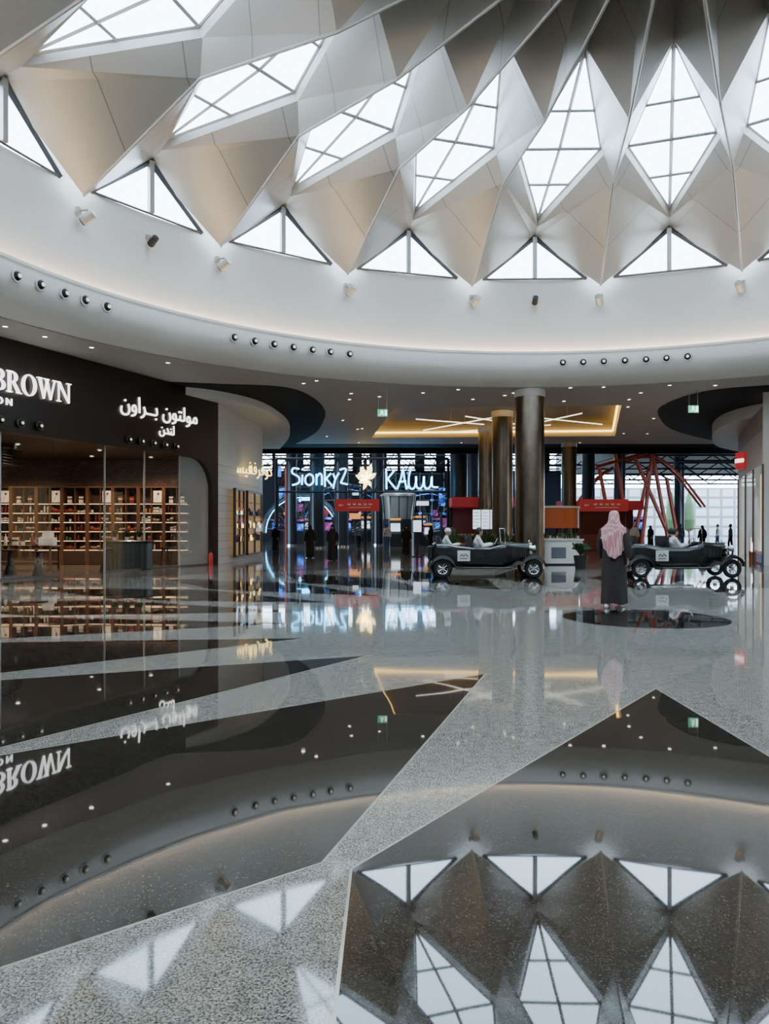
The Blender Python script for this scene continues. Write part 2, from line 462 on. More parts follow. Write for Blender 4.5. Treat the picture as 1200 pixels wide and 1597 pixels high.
mb.add([(x,y,ZS) for x,y in rec]+[(x,y,zt) for x,y in rec],[(j,(j+1)%nr,(j+1)%nr+nr,j+nr) for j in range(nr)],'soffit')
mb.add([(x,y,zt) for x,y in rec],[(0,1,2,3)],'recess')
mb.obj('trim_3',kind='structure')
mb=MB()
cxr=sum(p[0] for p in rec)/4; cyr=sum(p[1] for p in rec)/4
for j in range(nr):
    a=Vector((*rec[j],ZS+.3)); b=Vector((*rec[(j+1)%nr],ZS+.3)); c=Vector((cxr,cyr,ZS+.3))
    a=a+(c-a)*.02; b=b+(c-b)*.02
    mb.tube([a,b],.06,'cove_y',6)
mb.obj('cove_light',label='yellow LED strips round the ceiling recess',cat='cove light')
lines=[((1.6,39),(5.3,41)),((2.2,43.5),(6.2,37.2)),((4.0,38),(8.6,42.5)),((6.5,44),(9.5,37)),((3.5,44.5),(8.9,41.2)),((7.2,38.2),(11.6,41))]
ll=empty('linear_lamp',(6.3,41,ZS),0,label='cluster of thin crossing LED bars in the ceiling recess',cat='ceiling lamp')
for a,b in lines:
    mb=MB(); mb.tube([(a[0]-6.3,a[1]-41,-.02),(b[0]-6.3,b[1]-41,-.02)],.026,'led',6); mb.obj('led_bar',parent=ll)
    m_=(Vector((*a,0))+Vector((*b,0)))/2
    mb=MB(); mb.cyl((m_.x-6.3,m_.y-41,0),(m_.x-6.3,m_.y-41,.75),.012,.012,'frame',6); mb.obj('hanger',parent=ll)

def smoothpts(pts,n=6):
    out=[]
    P=[Vector(p) for p in pts]
    for i in range(len(P)-1):
        p0=P[max(i-1,0)];p1=P[i];p2=P[i+1];p3=P[min(i+2,len(P)-1)]
        for j in range(n):
            t=j/n
            out.append(.5*((2*p1)+(-p0+p2)*t+(2*p0-5*p1+4*p2-p3)*t*t+(-p0+3*p1-3*p2+p3)*t**3))
    out.append(P[-1]); return out
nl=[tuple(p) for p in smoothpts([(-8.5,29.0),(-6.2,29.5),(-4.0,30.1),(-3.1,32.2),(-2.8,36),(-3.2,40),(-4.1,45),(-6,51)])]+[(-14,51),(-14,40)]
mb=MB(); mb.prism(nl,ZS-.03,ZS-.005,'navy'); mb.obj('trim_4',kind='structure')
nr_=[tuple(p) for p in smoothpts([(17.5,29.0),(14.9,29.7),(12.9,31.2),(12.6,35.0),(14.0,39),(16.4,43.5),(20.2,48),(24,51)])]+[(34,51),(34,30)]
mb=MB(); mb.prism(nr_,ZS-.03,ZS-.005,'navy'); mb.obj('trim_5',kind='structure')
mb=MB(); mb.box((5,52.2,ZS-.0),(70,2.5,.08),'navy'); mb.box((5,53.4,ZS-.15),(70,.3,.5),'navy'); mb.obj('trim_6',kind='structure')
def bulk(pts,z0,z1,inward,name,k='white'):
    c=smoothpts(pts)
    mb=MB()
    r1=[(p.x,p.y,z1) for p in c]; r0=[(p.x,p.y,z0) for p in c]; ri=[(p.x+inward[0],p.y+inward[1],z0) for p in c]
    mb.loft([r1,r0,ri],k,False,False)
    mb.obj(name,smooth=True,kind='structure')
bulk([(-9.0,29.3),(-6.9,30.6),(-5.5,33.0),(-5.0,36.5),(-5.0,40.3),(-5.6,44.8),(-6.9,50.7)],6.70,ZS-.03,(-7,0),'trim_7')
bulk([(19.5,30.6),(17.4,32.6),(16.4,35.0),(16.5,37.8),(17.8,41.8),(20.4,47),(24,51)],6.45,ZS-.03,(7,0),'trim_8','creamw')

# ------------------------------------------------------------------ floor
DX,DY=4.43,13.1
mb=MB()
mb.add([(-40,-12,0),(60,-12,0),(60,140,0),(-40,140,0)],[(0,1,2,3)],'granite_grey')
mb.add([(DX+16.4*math.sin(2*math.pi*i/120),DY+16.4*math.cos(2*math.pi*i/120),.001) for i in range(120)],[tuple(range(120))],'granite_light')
st=360/22
def dpt(r,a,z): return (DX-r*math.sin(rad(a)),DY-r*math.cos(rad(a)),z)
for k in range(22):
    a=17.7+st*k
    mb.add([dpt(5.98,a,.002),dpt(10.65,a+7.81,.002),dpt(15.25,a,.002),dpt(10.65,a-7.81,.002)],[(0,1,2,3)],'strip')
    mb.add([dpt(6.03,a,.003),dpt(10.65,a+7.74,.003),dpt(15.15,a,.003),dpt(10.65,a-7.74,.003)],[(0,1,2,3)],'granite_dark')
mb.add([(DX+16.9*math.sin(2*math.pi*i/120),DY+16.9*math.cos(2*math.pi*i/120),.0006) for i in range(120)],[tuple(range(120))],'granite_dark')
mb.add([(DX+1.36*math.sin(2*math.pi*i/60),DY+1.36*math.cos(2*math.pi*i/60),.003) for i in range(60)],[tuple(range(60))],'granite_dark')
mb.obj('floor',kind='structure')

# ------------------------------------------------------------------ walls
SR=math.atan2(.921,.3896)
AX,AY=-12.6,18.5
UX,UY=.3896,.921; NX,NY=-.921,.3896
def SW(s,d,z=0): return (AX+UX*s+NX*d, AY+UY*s+NY*d, z)
def wallstrip(pts,z0,z1,k,name):
    mb=MB(); r0=[(p[0],p[1],z0) for p in pts]; r1=[(p[0],p[1],z1) for p in pts]
    mb.loft([r0,r1],k,False,False)
    me=mb.mesh(name)
    uv=me.uv_layers.new(name='UV')
    L=[0]
    for a,b in zip(pts,pts[1:]): L.append(L[-1]+math.dist(a,b))
    for p in me.polygons:
        for li in p.loop_indices:
            vi=me.loops[li].vertex_index
            uv.data[li].uv=(L[vi%len(pts)], me.vertices[vi].co.z)
    return place(name,me,kind='structure')
arc=[(CX+19*math.sin(rad(a)),CY+19*math.cos(rad(a))) for a in range(42,286,4)]
wallstrip(arc+[(AX,AY)],0,ZS,'creamw','wall_back')

# ---- left shop facade
mb=MB()
L=14.6; zt=ZS-.01; zh=4.32; rr=1.3
outline=[(-4,zt),(-4,zh),(14.2-rr,zh)]
for j in range(1,9):
    t=rad(90-90*j/8); outline.append((14.2-rr+rr*math.cos(t), zh-rr+rr*math.sin(t)))
outline+=[(14.2,0),(L,0),(L,zt)]
n_=len(outline)
vs=[(x,0,z) for x,z in outline]+[(x,.35,z) for x,z in outline]
mb.add(vs,[tuple(range(n_)),tuple(range(n_,2*n_))[::-1]]+[(j,(j+1)%n_,(j+1)%n_+n_,j+n_) for j in range(n_)],'brown')
mb.obj('wall_shopfront',loc=(AX,AY,0),rz=SR,kind='structure')
ROT=(rad(90),0,SR)
for s0,s1 in ((-3.9,-1.9),(-1.9,.1),(.1,2.1),(2.1,4.1),(4.1,6.1),(8.3,10.3),(10.3,12.3),(12.3,14.15)):
    mb=MB()
    if s1<14: mb.add([(s0,.2,0.05),(s1,.2,.05),(s1,.2,zh),(s0,.2,zh)],[(0,1,2,3)],'shopglass')
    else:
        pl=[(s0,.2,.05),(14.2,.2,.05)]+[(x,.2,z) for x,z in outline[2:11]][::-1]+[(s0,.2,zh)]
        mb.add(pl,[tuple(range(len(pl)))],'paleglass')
    mb.box(((s0+s1)/2,.2,.03),(s1-s0,.06,.06),'frame_dark')
    mb.box((s0,.2,zh/2),(.05,.06,zh),'frame')
    mb.obj('window_%d'%n,loc=(AX,AY,0),rz=SR,kind='structure'); n+=1
def arcband(cx,cy,ro,ri,a0,a1,n=14):
    o=[(cx+ro[0]*math.cos(rad(a0+(a1-a0)*i/n)),cy+ro[1]*math.sin(rad(a0+(a1-a0)*i/n))) for i in range(n+1)]
    q=[(cx+ri[0]*math.cos(rad(a0+(a1-a0)*i/n)),cy+ri[1]*math.sin(rad(a0+(a1-a0)*i/n))) for i in range(n+1)][::-1]
    return o+q
def rect(a,b,c,d): return [(a,c),(b,c),(b,d),(a,d)]
def letter(ch):
    s=.045
    if ch=='B': return .72,[rect(.08,.24,0,1),rect(0,.3,0,s),rect(0,.3,1-s,1),arcband(.3,.755,(.3,.245),(.14,.2),-90,90),arcband(.3,.27,(.36,.27),(.19,.225),-90,90),rect(.24,.31,.955,1),rect(.24,.31,0,.045),rect(.24,.31,.495,.54)]
    if ch=='R': return .84,[rect(.08,.24,0,1),rect(0,.32,0,s),rect(0,.3,1-s,1),arcband(.3,.74,(.32,.26),(.15,.215),-90,90),rect(.24,.31,.955,1),rect(.24,.31,.48,.525),[(.32,.5),(.48,.5),(.78,.03),(.6,.03)],rect(.56,.86,0,s)]
    if ch=='O': return .92,[arcband(.45,.5,(.44,.52),(.27,.47),0,180,24),arcband(.45,.5,(.44,.52),(.27,.47),180,360,24)]
    if ch=='W': return 1.25,[[(.08,1),(.25,1),(.46,0),(.38,0)],[(.38,0),(.45,0),(.64,.85),(.6,1)],[(.5,1),(.67,1),(.88,0),(.8,0)],[(.8,0),(.87,0),(1.14,1),(1.08,1)],rect(0,.33,1-s,1),rect(.42,.75,1-s,1),rect(.97,1.24,1-s,1)]
    if ch=='N': return .98,[rect(.1,.16,0,1),rect(.76,.82,0,1),[(.04,1),(.22,1),(.82,0),(.74,0)],rect(0,.27,0,s),rect(.0,.18,1-s,1),rect(.64,.94,1-s,1)]
    if ch=='M': return 1.12,[rect(.1,.16,0,1),rect(.82,.98,0,1),[(.06,1),(.22,1),(.54,.1),(.5,0),(.46,0)],[(.5,0),(.54,.1),(.84,1),(.8,1)],rect(0,.27,0,s),rect(.74,1.08,0,s),rect(0,.2,1-s,1),rect(.8,1.08,1-s,1)]
    if ch=='L': return .72,[rect(.08,.24,0,1),rect(0,.32,1-s,1),rect(0,.66,0,s),[(.6,0),(.66,0),(.66,.27),(.62,.27)]]
    if ch=='T': return .8,[rect(.31,.47,0,1),rect(.21,.57,0,s),rect(.02,.76,1-s,1),rect(.02,.06,.74,1),rect(.72,.76,.74,1)]
    return .4,[]
sgn=empty('shop_sign',SW(.02,-.03,5.48),SR,label='white illuminated serif lettering on the dark brown shopfront fascia',cat='sign')
x0=0; H=.62
for ch in 'MOLTON BROWN':
    wd,pl=letter(ch)
    if pl:
        mb=MB()
        for p in pl: mb.prism([(x*H,y*H) for x,y in p],0,.05,'sign_white')
        mb.obj('letter',parent=sgn,loc=(x0,0,0),rot=(rad(90),0,0))
    x0+=(wd*.95+.045)*H
text('L O N D O N',.28,SW(3.45,-.03,5.18),ROT,'sign_white','shop_sign',ext=.02,bold=.004,sx=1.1,label='small white illuminated city name under the serif lettering',cat='sign')
text('\uFEE5\uFEED\uFE8D\uFEAE\u0640\u0640\uFE91 \uFEE5\uFEEE\uFE98\uFEDF\uFEEE\uFEE3',.78,SW(11.0,-.03,5.86),ROT,'sign_white','shop_sign',ext=.02,bold=0,label='white illuminated Arabic lettering on the brown shopfront fascia',cat='sign')
text('\uFEE5\uFEAA\uFEE8\uFEDF',.50,SW(11.3,-.03,5.18),ROT,'sign_white','shop_sign',ext=.02,bold=0,label='small white illuminated Arabic city name',cat='sign')

def eye2(k):
    mb=MB(); mb.torus((0,0,0),.12,.024,k,'Y',20,8); mb.sph((0,.01,0),.095,'black_m',14,8)
    mb.cyl((0,-.075,0),(0,-.095,0),.045,.04,'lamp_dim',12)
    return mb.mesh('downlight',True)
eye=eye2('terr'); eyed=eye2('ring')
for s in (.6,1.4,2.2,3.0,3.9,4.6,5.3,9.2,9.85,10.5,11.15,11.8):
    place('downlight',eyed,SW(s,-.08,4.62),SR,label='small round eyeball spotlight recessed in the brown fascia',cat='spotlight',group='eyeball spotlights on the shopfront')
def thetaof(px,r):
    k=(px-600)/1200.
    a=1+k*k; b=-2*(k*CX+CY); c=CX*CX+CY*CY-r*r
    Y=(-b+math.sqrt(b*b-4*a*c))/(2*a); return math.degrees(math.atan2(k*Y-CX,Y-CY))
for px in (-15,25,62,100,132,166,365,397,427,457,487,515,545,878,910,942,975,1008,1040,1073):
    a=thetaof(px,15.20)
    place('downlight',eye,pw(15.17,a,7.68),-rad(a),label='round eyeball spotlight set in the curved white fascia ring',cat='spotlight',group='eyeball spotlights on the fascia ring',scale=(1.15,1.15,1.15))
def drumlamp(big):
    mb=MB(); mb.box((0,-.05,0),(.16,.1,.16),'frame'); mb.tube([(0,-.1,0),(0,-.32,0),(0,-.32,-.12)],.03,'frame',8)
    a=mb.mesh('bracket')
    mb=MB(); mb.cyl((0,-.18,-.30),(0,-.52,-.12),.14,.12,'frame' if big else 'black_m',16); mb.cyl((0,-.17,-.305),(0,-.15,-.315),.12,.12,'black_m',16)
    return a,mb.mesh('lamp_head',True)
ba,bh=drumlamp(True); ca,ch_=drumlamp(False)
for i,a in enumerate(TH):
    if a<-80 or a>60: continue
    e=empty('spotlight',pw(R-.02,a+.1,10.22),-rad(a)+(.35 if a<0 else -.3),label='grey bracket-mounted projector spotlight under a roof rib tip',cat='spotlight',group='projector spotlights on the drum wall')
    place('bracket',ba,parent=e); place('lamp_head',bh,parent=e)
for a in (-52.5,1.5):
    e=empty('security_camera',pw(R-.02,a,10.25),-rad(a),label='small dark security camera on the white drum wall',cat='security camera',group='security cameras on the drum wall')
    place('bracket',ca,parent=e,scale=(.8,.8,.8)); place('camera_housing',ch_,parent=e,scale=(.8,.8,.8))

mb=MB(); mb.cyl((0,0,0),(0,0,-.012),.065,.065,'lamp',16); mb.torus((0,0,-.01),.08,.015,'terr','Z',20,6)
dl=mb.mesh('downlight')
def down(x,y,z=ZS-.005,g='round downlights in the soffit'):
    return place('downlight',dl,(x,y,z),label='small round recessed ceiling downlight',cat='downlight',group=g)
for px,py in ((262,565),(143,541),(70,524),(8,508),(494,593),(548,613),(592,618),(715,607),(738,622),(660,612),(890,604),(942,603),(1000,612),(980,634),(1020,652),(565,668),(535,655),(510,680),(720,690),(1045,600),(560,690),(905,690),(1010,676),(1040,630),(880,625)):
    Y=5.49*1200/(822-py); down(X(px,Y),Y)
for (x,y) in ((-1.5,33),(5,32),(10.5,33),(-1.5,43),(14,45),(6,48.5)):
    o=down(x,y); light('lamp_light',(0,0,-.05),380,(1,.82,.64),o)
for a in (-75,-28,0,25,50,90,130,180,230,270):
    p=pw(17.8,a,ZS-.005)
    o=down(p[0],p[1]); light('lamp_light',(0,0,-.05),150,(1,.86,.68),o)

# ---- shop interior
mb=MB()
poly=[SW(-4,.36),SW(14.6,.36),(-8.2,32.3),(-24,32.3),(-24,14)]
mb.add([(p[0],p[1],4.34) for p in poly],[tuple(range(5))],'wood_d')
mb.obj('ceiling_shop',kind='structure')
wallstrip([SW(14.3,.36)[:2],(-8.0,32.3),(-24,32.3),(-24,14),SW(-4,.36)[:2]],0,4.34,'brickwall','wall_shop')
def bay():
    e=empty('shelf_unit',(0,0,0),0,label='walnut shelving bay filled with toiletries against the shop wall',cat='shelf',group='walnut shelving bays')
    w_=1.04; mb=MB()
    mb.box((0,.19,1.6),(w_,.02,3.2),'wood_d'); mb.box((-w_/2+.03,-.02,1.6),(.06,.46,3.2),'wood'); mb.box((w_/2-.03,-.02,1.6),(.06,.46,3.2),'wood'); mb.box((0,-.01,1.6),(.03,.40,3.1),'wood')
    mb.box((0,0,3.2),(w_,.44,.06),'wood'); mb.obj('frame',parent=e)
    for z in (.62,1.0,1.38,1.76,2.14,2.52):
        mb=MB(); mb.box((0,0,z),(w_-.08,.38,.035),'wood'); mb.box((0,-.17,z-.025),(w_-.1,.02,.012),'shelf_led'); mb.obj('shelf',parent=e)
    mb=MB(); mb.bbox((0,-.03,.3),(w_-.04,.42,.58),'wood',.015); mb.box((0,-.245,.3),(w_-.14,.01,.48),'wood_d'); mb.obj('drawer',parent=e)
    return e
b0=bay()
xs=[-18.02+1.05*i for i in range(10)]
for i,x in enumerate(xs):
    if i==0: b0.location=(x,31.9,0)
    else: copy_tree(b0,(x,31.9,0),0)
def bottle(k,capk):
    mb=MB(); mb.lathe([(.0,0),(.035,0),(.038,.01),(.038,.15),(.03,.175),(.012,.185),(.012,.2)],k,14); mb.cyl((0,0,.2),(0,0,.235),.02,.02,capk,12); return mb.mesh('bottle',True)
def pbox(k,k2):
    mb=MB(); mb.bbox((0,0,.08),(.12,.09,.16),k,.006); mb.box((0,0,.1),(.124,.094,.03),k2); return mb.mesh('gift_box')
def jar(k,k2):
    mb=MB(); mb.lathe([(0,0),(.05,0),(.052,.01),(.052,.085),(.0,.09)],k,16); mb.cyl((0,0,.085),(0,0,.11),.054,.054,k2,16); return mb.mesh('candle_jar',True)
kinds=[('bottle',bottle('maroon','chrome'),'maroon toiletry bottle on the shelf'),('bottle',bottle('amber','black_m'),'amber toiletry bottle on the shelf'),('bottle',bottle('whitep','chrome'),'white toiletry bottle on the shelf'),
 ('gift_box',pbox('maroon','amber'),'maroon gift box with amber band'),('gift_box',pbox('whitep','black_m'),'white gift box with black band'),('gift_box',pbox('wood','whitep'),'brown gift box with white band'),
 ('candle_jar',jar('teal','chrome'),'teal candle jar with metal lid'),('candle_jar',jar('whitep','black_m'),'white candle jar with black lid'),('bottle',bottle('teal','black_m'),'dark teal toiletry bottle on the shelf')]
small=[kinds[i] for i in (0,1,2,6,7,8,0,1)]
for x in xs[2:]:
    for z in (.62,1.0,1.38,1.76,2.14):
        for half in (0,1):
            boxy=random.random()<.35
            kk=random.choice(kinds[3:6] if boxy else small)
            if random.random()<.08: continue
            for dx in ((-.37,-.235,-.10),(.10,.235,.37))[half]:
                if not boxy and random.random()<.5: kk=random.choice(small)
                if random.random()<.22: continue
                place(kk[0],kk[1],(x+dx,31.83+random.uniform(-.03,.03),z+.018),0,label=kk[2],cat=kk[0].replace('_',' '),group='toiletries on the walnut shelves',scale=(.98,.98,random.uniform(.75,1.4)))
for i,x in enumerate(xs[2:]):
    if i%2==0:
        e=empty('framed_print',(x+.24,31.80,2.54),0,label='warm-toned botanical print leaning on the upper shelf',cat='picture',group='framed prints on the upper shelf')
        mb=MB(); mb.box((0,0,.27),(.40,.03,.54),'wood_d'); mb.obj('frame',parent=e)
        mb=MB(); mb.box((0,-.02,.27),(.34,.01,.48),'print'); mb.cyl((-.06,-.027,.13),(.02,-.027,.34),.012,.008,'orange',6); mb.sph((.03,-.027,.38),.05,'maroon',8,6,(1,.1,1)); mb.obj('print',parent=e)
    else:
        for q in (-.25,.22):
            kk=random.choice(kinds[3:6]); place(kk[0],kk[1],(x+q,31.83,2.539),0,label=kk[2],cat='gift box',group='toiletries on the walnut shelves',scale=(1.4,1.4,1.7))
e=empty('sales_counter',(-9.35,28.2,0),0,label='dark green-grey panelled sales counter in the shop',cat='counter')
mb=MB(); mb.bbox((0,0,.5),(1.5,.7,1.0),'counter',.03)
for i in range(9): mb.box((-.66+.165*i,-.36,.5),(.03,.02,.86),'black_m')
mb.obj('body',parent=e)
mb=MB(); mb.bbox((0,0,1.03),(1.6,.8,.06),'black',.02); mb.obj('worktop',parent=e)
def pottedplant(r,h_,leaf,pk='terr',pr=.12,ph=.2,name='potted_plant'):
    e=empty(name)
    mb=MB(); mb.lathe([(0,0),(pr*.75,0),(pr,ph),(pr*.88,ph),(pr*.8,ph-.03),(0,ph-.03)],pk,18); mb.obj('pot',parent=e,smooth=True)
    mb=MB()
    for i in range(leaf):
        a=random.uniform(0,2*math.pi); t=random.uniform(.1,1); l=random.uniform(.6,1)*h_
        p0=Vector((0,0,ph-.03)); p2=Vector((math.cos(a)*r*t,math.sin(a)*r*t,ph+l)); 
        sd=Vector((-math.sin(a),math.cos(a),0))*(.03+.06*h_); mid=p0.lerp(p2,.55)+Vector((0,0,.08*h_)); tip=p2+Vector((math.cos(a)*.2*r,math.sin(a)*.2*r,-.15*h_))
        mb.add([p0,mid-sd,p2,mid+sd],[(0,1,2,3)],'green'); mb.add([mid-sd*.9,tip,p2],[(0,1,2)],'green')
    mb.obj('foliage',parent=e)
    return e
pp=pottedplant(.16,.28,26,'terr',.08,.12)
pp['label']='small leafy green plant in a white pot'; pp['category']='potted plant'; pp['group']='small plants on the shop counter'; pp.location=(-9.9,28.2,1.06)
for x in (-9.45,-9.0): copy_tree(pp,(x,28.2,1.06),1.3)
def rtable():
    e=empty('pedestal_table',(0,0,0),0,label='small round black pedestal table with conical base',cat='table',group='black pedestal tables')
    mb=MB(); mb.lathe([(0,.76),(.27,.76),(.28,.78),(.28,.80),(0,.80)],'black_m',28); mb.obj('table_top',parent=e,smooth=True)
    mb=MB(); mb.lathe([(0,0),(.21,0),(.2,.02),(.12,.3),(.06,.76),(0,.76)],'black_m',24); mb.obj('base',parent=e,smooth=True)
    return e
t=rtable(); t.location=(-10.75,23.9,0)
copy_tree(t,(-9.62,26.5,0),0); copy_tree(t,(-12.3,25.3,0),0)
def stool():
    e=empty('bar_stool',(0,0,0),0,label='dark bar stool with a round seat and four legs',cat='stool',group='bar stools in the shop')
    mb=MB(); mb.lathe([(0,.70),(.19,.70),(.2,.73),(.19,.77),(0,.78)],'leather',24); mb.obj('seat',parent=e,smooth=True)
    for i in range(4):
        a=math.pi/4+i*math.pi/2; mb=MB(); mb.cyl((.13*math.cos(a),.13*math.sin(a),.70),(.21*math.cos(a),.21*math.sin(a),0),.014,.012,'black_m',8); mb.obj('leg',parent=e)
    mb=MB(); mb.torus((0,0,.25),.185,.01,'black_m','Z',24,6); mb.obj('foot_ring',parent=e)
    return e
t=stool(); t.location=(-9.0,29.2,0); copy_tree(t,(-8.6,30.1,0),.4)
e=empty('display_table',(-13.0,27.5,0),0,label='long dark wooden display table with stone top',cat='table')
mb=MB(); mb.bbox((0,0,.86),(2.6,.9,.06),'black',.02); mb.obj('table_top',parent=e)
for sx in(-1.2,1.2):
    for sy in(-.36,.36):
        mb=MB(); mb.box((sx,sy,.415),(.07,.07,.83),'wood'); mb.obj('leg',parent=e)
mb=MB(); mb.box((0,0,.3),(2.4,.75,.04),'wood'); mb.obj('lower_shelf',parent=e)
for i in range(6):
    kk=kinds[[4,7,2,4,7,0][i]]; place(kk[0],kk[1],(-14.1+.3*i,27.4+.1*(i%2),.89),0,label=kk[2],cat=kk[0].replace('_',' '),group='products on the display table',scale=(1.6,1.6,1.8))
e=empty('display_riser',(-12.0,27.4,.89),0,label='stepped white display riser on the table',cat='display stand')
mb=MB(); mb.bbox((0,0,.14),(.5,.4,.28),'terr',.01); mb.bbox((0,.05,.40),(.3,.3,.24),'terr',.01); mb.obj('body',parent=e)
e=empty('ceiling_baffle',(-13.8,26.5,3.7),0,label='black slatted ceiling baffle hanging in the shop',cat='ceiling baffle')
for i in range(6):
    mb=MB(); mb.box((0,.0,i*.1),(2.0,1.4,.03),'black_m'); mb.obj('slat',parent=e)
for sx in(-.95,.95): mb=MB(); mb.box((sx,0,.3),(.03,.03,.66),'black_m'); mb.obj('hanger',parent=e)
for (x,y,s) in ((-14.8,30.2,1),(-11.5,30.2,1),(-9.3,30.6,1),(-12.3,25.8,1),(-10.3,27.8,1),(-16.5,29,1)):
    o=down(x,y,4.33,'round downlights in the shop ceiling'); light('lamp_light',(0,0,-.06),420,(1,.70,.44),o)
e=empty('fire_extinguisher',SW(13.75,-.25,0),SR,label='red fire extinguisher standing by the shopfront pier',cat='fire extinguisher')
mb=MB(); mb.lathe([(0,0.0),(.08,.0),(.085,.03),(.085,.42),(.06,.5),(.02,.53),(0,.53)],'red',18); mb.obj('cylinder',parent=e,smooth=True)
mb=MB(); mb.box((0,0,.56),(.04,.04,.06),'black_m'); mb.box((0.03,0,.61),(.14,.025,.02),'black_m'); mb.tube([(.02,0,.55),(.11,0,.5),(.115,0,.25)],.012,'black_m',6); mb.obj('valve',parent=e)

# ---- cream corner wall next to the shop
B=SW(14.6,0)[:2]
cw=[B,(-6.75,33.5),(-6.55,36),(-6.35,39),(-6.5,41),(-7.6,43.5),(-9.5,46),(-12,52)]
wallstrip(cw,0,4.2,'cream','wall_left'); wallstrip(cw,4.2,ZS,'creamw','wall_upper')
ang=math.atan2(5.5,.40)
for (x,y,ln,lab) in ((-6.62,34.35,1.5,'warm lit display window with glass shelves in the stone wall'),(-6.44,37.3,2.8,'wide warm lit shop display window in the stone wall')):
    e=empty('display_window',(x,y,0),ang,label=lab,cat='display window')
    mb=MB(); mb.box((0,-.08,1.75),(ln,.04,2.9),'warm'); mb.obj('back_panel',parent=e)
    mb=MB()
    for z in (.28,3.22): mb.box((0,-.14,z),(ln+.1,.14,.08),'ring')
    for xx in (-ln/2,0,ln/2): mb.box((xx,-.13,1.75),(.06,.12,3.0),'ring')
    mb.obj('frame',parent=e)
    mb=MB(); mb.add([(-ln/2,-.2,.3),(ln/2,-.2,.3),(ln/2,-.2,3.2),(-ln/2,-.2,3.2)],[(0,1,2,3)],'shopglass'); mb.obj('glass',parent=e)
    for z in (.9,1.5,2.1,2.7):
        mb=MB(); mb.box((0,-.13,z),(ln-.1,.08,.025),'wood'); mb.obj('shelf',parent=e)
    mb=MB()
    for i in range(int(ln/.2)):
        for z in (.915,1.515,2.115):
            hh=random.uniform(.12,.34); mb.box((-ln/2+.15+.2*i,-.135,z+hh/2),(.11,.06,hh),random.choice(('wood','whitep','maroon','black_m','sign_gold')))
    mb.obj('display_goods',parent=e)
gs=empty('shop_sign',(-6.25,35.7,4.25),ang-.32,label='thin gold illuminated Arabic lettering projecting from the stone wall',cat='sign')
text('\uFEAE\uFEB4\uFEF4\uFED3',.80,(-.62,0,0),(rad(90),0,0),'sign_gold','lettering',parent=gs,ext=.02,bold=-.004)
text('\uFEEA\uFED3\uFEAE\uFED3\uFEEE\uFEDB',.80,(.95,0,0),(rad(90),0,0),'sign_gold','lettering',parent=gs,ext=.02,bold=-.004)

# ---- right wall and toy shop
rw=[(15.35,31.2),(16.3,34),(17.6,37.5),(18.95,41.2),(21.8,46),(26,52)]
wallstrip([(22,27.0),rw[0]],0,ZS,'creamw','wall_right')
wallstrip(rw,5.5,6.45,'toy','wall_toyshop'); wallstrip(rw,4.1,5.5,'beige','wall_toyshop_header')
wallstrip(rw[3:],0,4.3,'beige','wall_toyshop_lower')
mb=MB()
mb.loft([[(p[0]+1.0,p[1]-.35,0) for p in rw[:4]],[(p[0]+1.0,p[1]-.35,4.3) for p in rw[:4]]],'shoplit',False,False); mb.obj('wall_toyshop_interior',kind='structure')
mb=MB(); mb.loft([[(p[0],p[1],.05) for p in rw[:4]],[(p[0],p[1],4.1) for p in rw[:4]]],'dimglass',False,False)
for p in rw[:4]: mb.box((p[0],p[1],2.05),(.06,.06,4.1),'ring')
mb.obj('window_%d'%n,kind='structure'); n+=1
ra=math.atan2(3.5,1.3)+math.pi
e=empty('shop_sign',(16.95,36.6,4.7),ra+.6,label='red square illuminated toy shop sign with white lettering',cat='sign')
mb=MB(); mb.box((0,0,0),(.62,.1,.8),'red_e'); mb.obj('panel',parent=e)
text('LEGO',.24,(0,-.07,0),(rad(90),0,0),'sign_white','lettering',parent=e,ext=.01,bold=.008)
for i in range(8):
    kk=['red','yellow','blue','orange','red','blue','yellow','red'][i]
    mb=MB(); mb.bbox((0,0,.2),(.34,.34,.4),kk,.02)
    for q in(-.08,.08): mb.cyl((q,0,.4),(q,0,.45),.05,.05,kk,12)
    mb.obj('toy_box',loc=(15.95+.27*i*.98,31.8+.75*i,0),label='%s toy box with round studs'%M[kk].name.split('_')[0],cat='toy',group='toy boxes in the toy shop')
text('lo',.9,(15.9,33.3,.75),(rad(90),0,ra),'sign_white','window_lettering',ext=.01,label='white lettering low on the toy shop window',cat='sign')

# ------------------------------------------------------------------ columns
def column(px,Y,d,k,ztop=ZS,lab=''):
    e=empty('column',(X(px,Y),Y,0),0,label=lab,cat='column')
    mb=MB(); mb.cyl((0,0,.12),(0,0,ztop-.3),d/2,d/2,k,64)
    mb.obj('shaft',parent=e,smooth=True)
    mb=MB(); mb.cyl((0,0,ztop-.3),(0,0,ztop-.01),d/2+.03,d/2+.03,'creamw',48); mb.obj('collar',parent=e,smooth=True)
    mb=MB(); mb.cyl((0,0,0),(0,0,.12),d/2+.03,d/2+.03,'chrome',48); mb.obj('base',parent=e,smooth=True)
column(826.5,30.9,1.17,'column',lab='large round brushed steel column with a white collar')
column(784,36.5,.98,'column_b',lab='round bronze metal column behind the steel one')
column(757.5,42,.78,'column',lab='slimmer round steel column near the kiosk')
column(888,50,.95,'column_b',lab='dark bronze column beyond the planter counter')
cols_far=[(495,57,1.1),(533,60,1.1),(716,57,1.3),(738,62,.9),(918,60,1.0),(590,66,1.0),(455,64,.9),(967,68,1.0),(1060,72,.9)]
for px,Y,d in cols_far:
    column(px,Y,d,'column_d',10,'dark round column in the amusement hall')

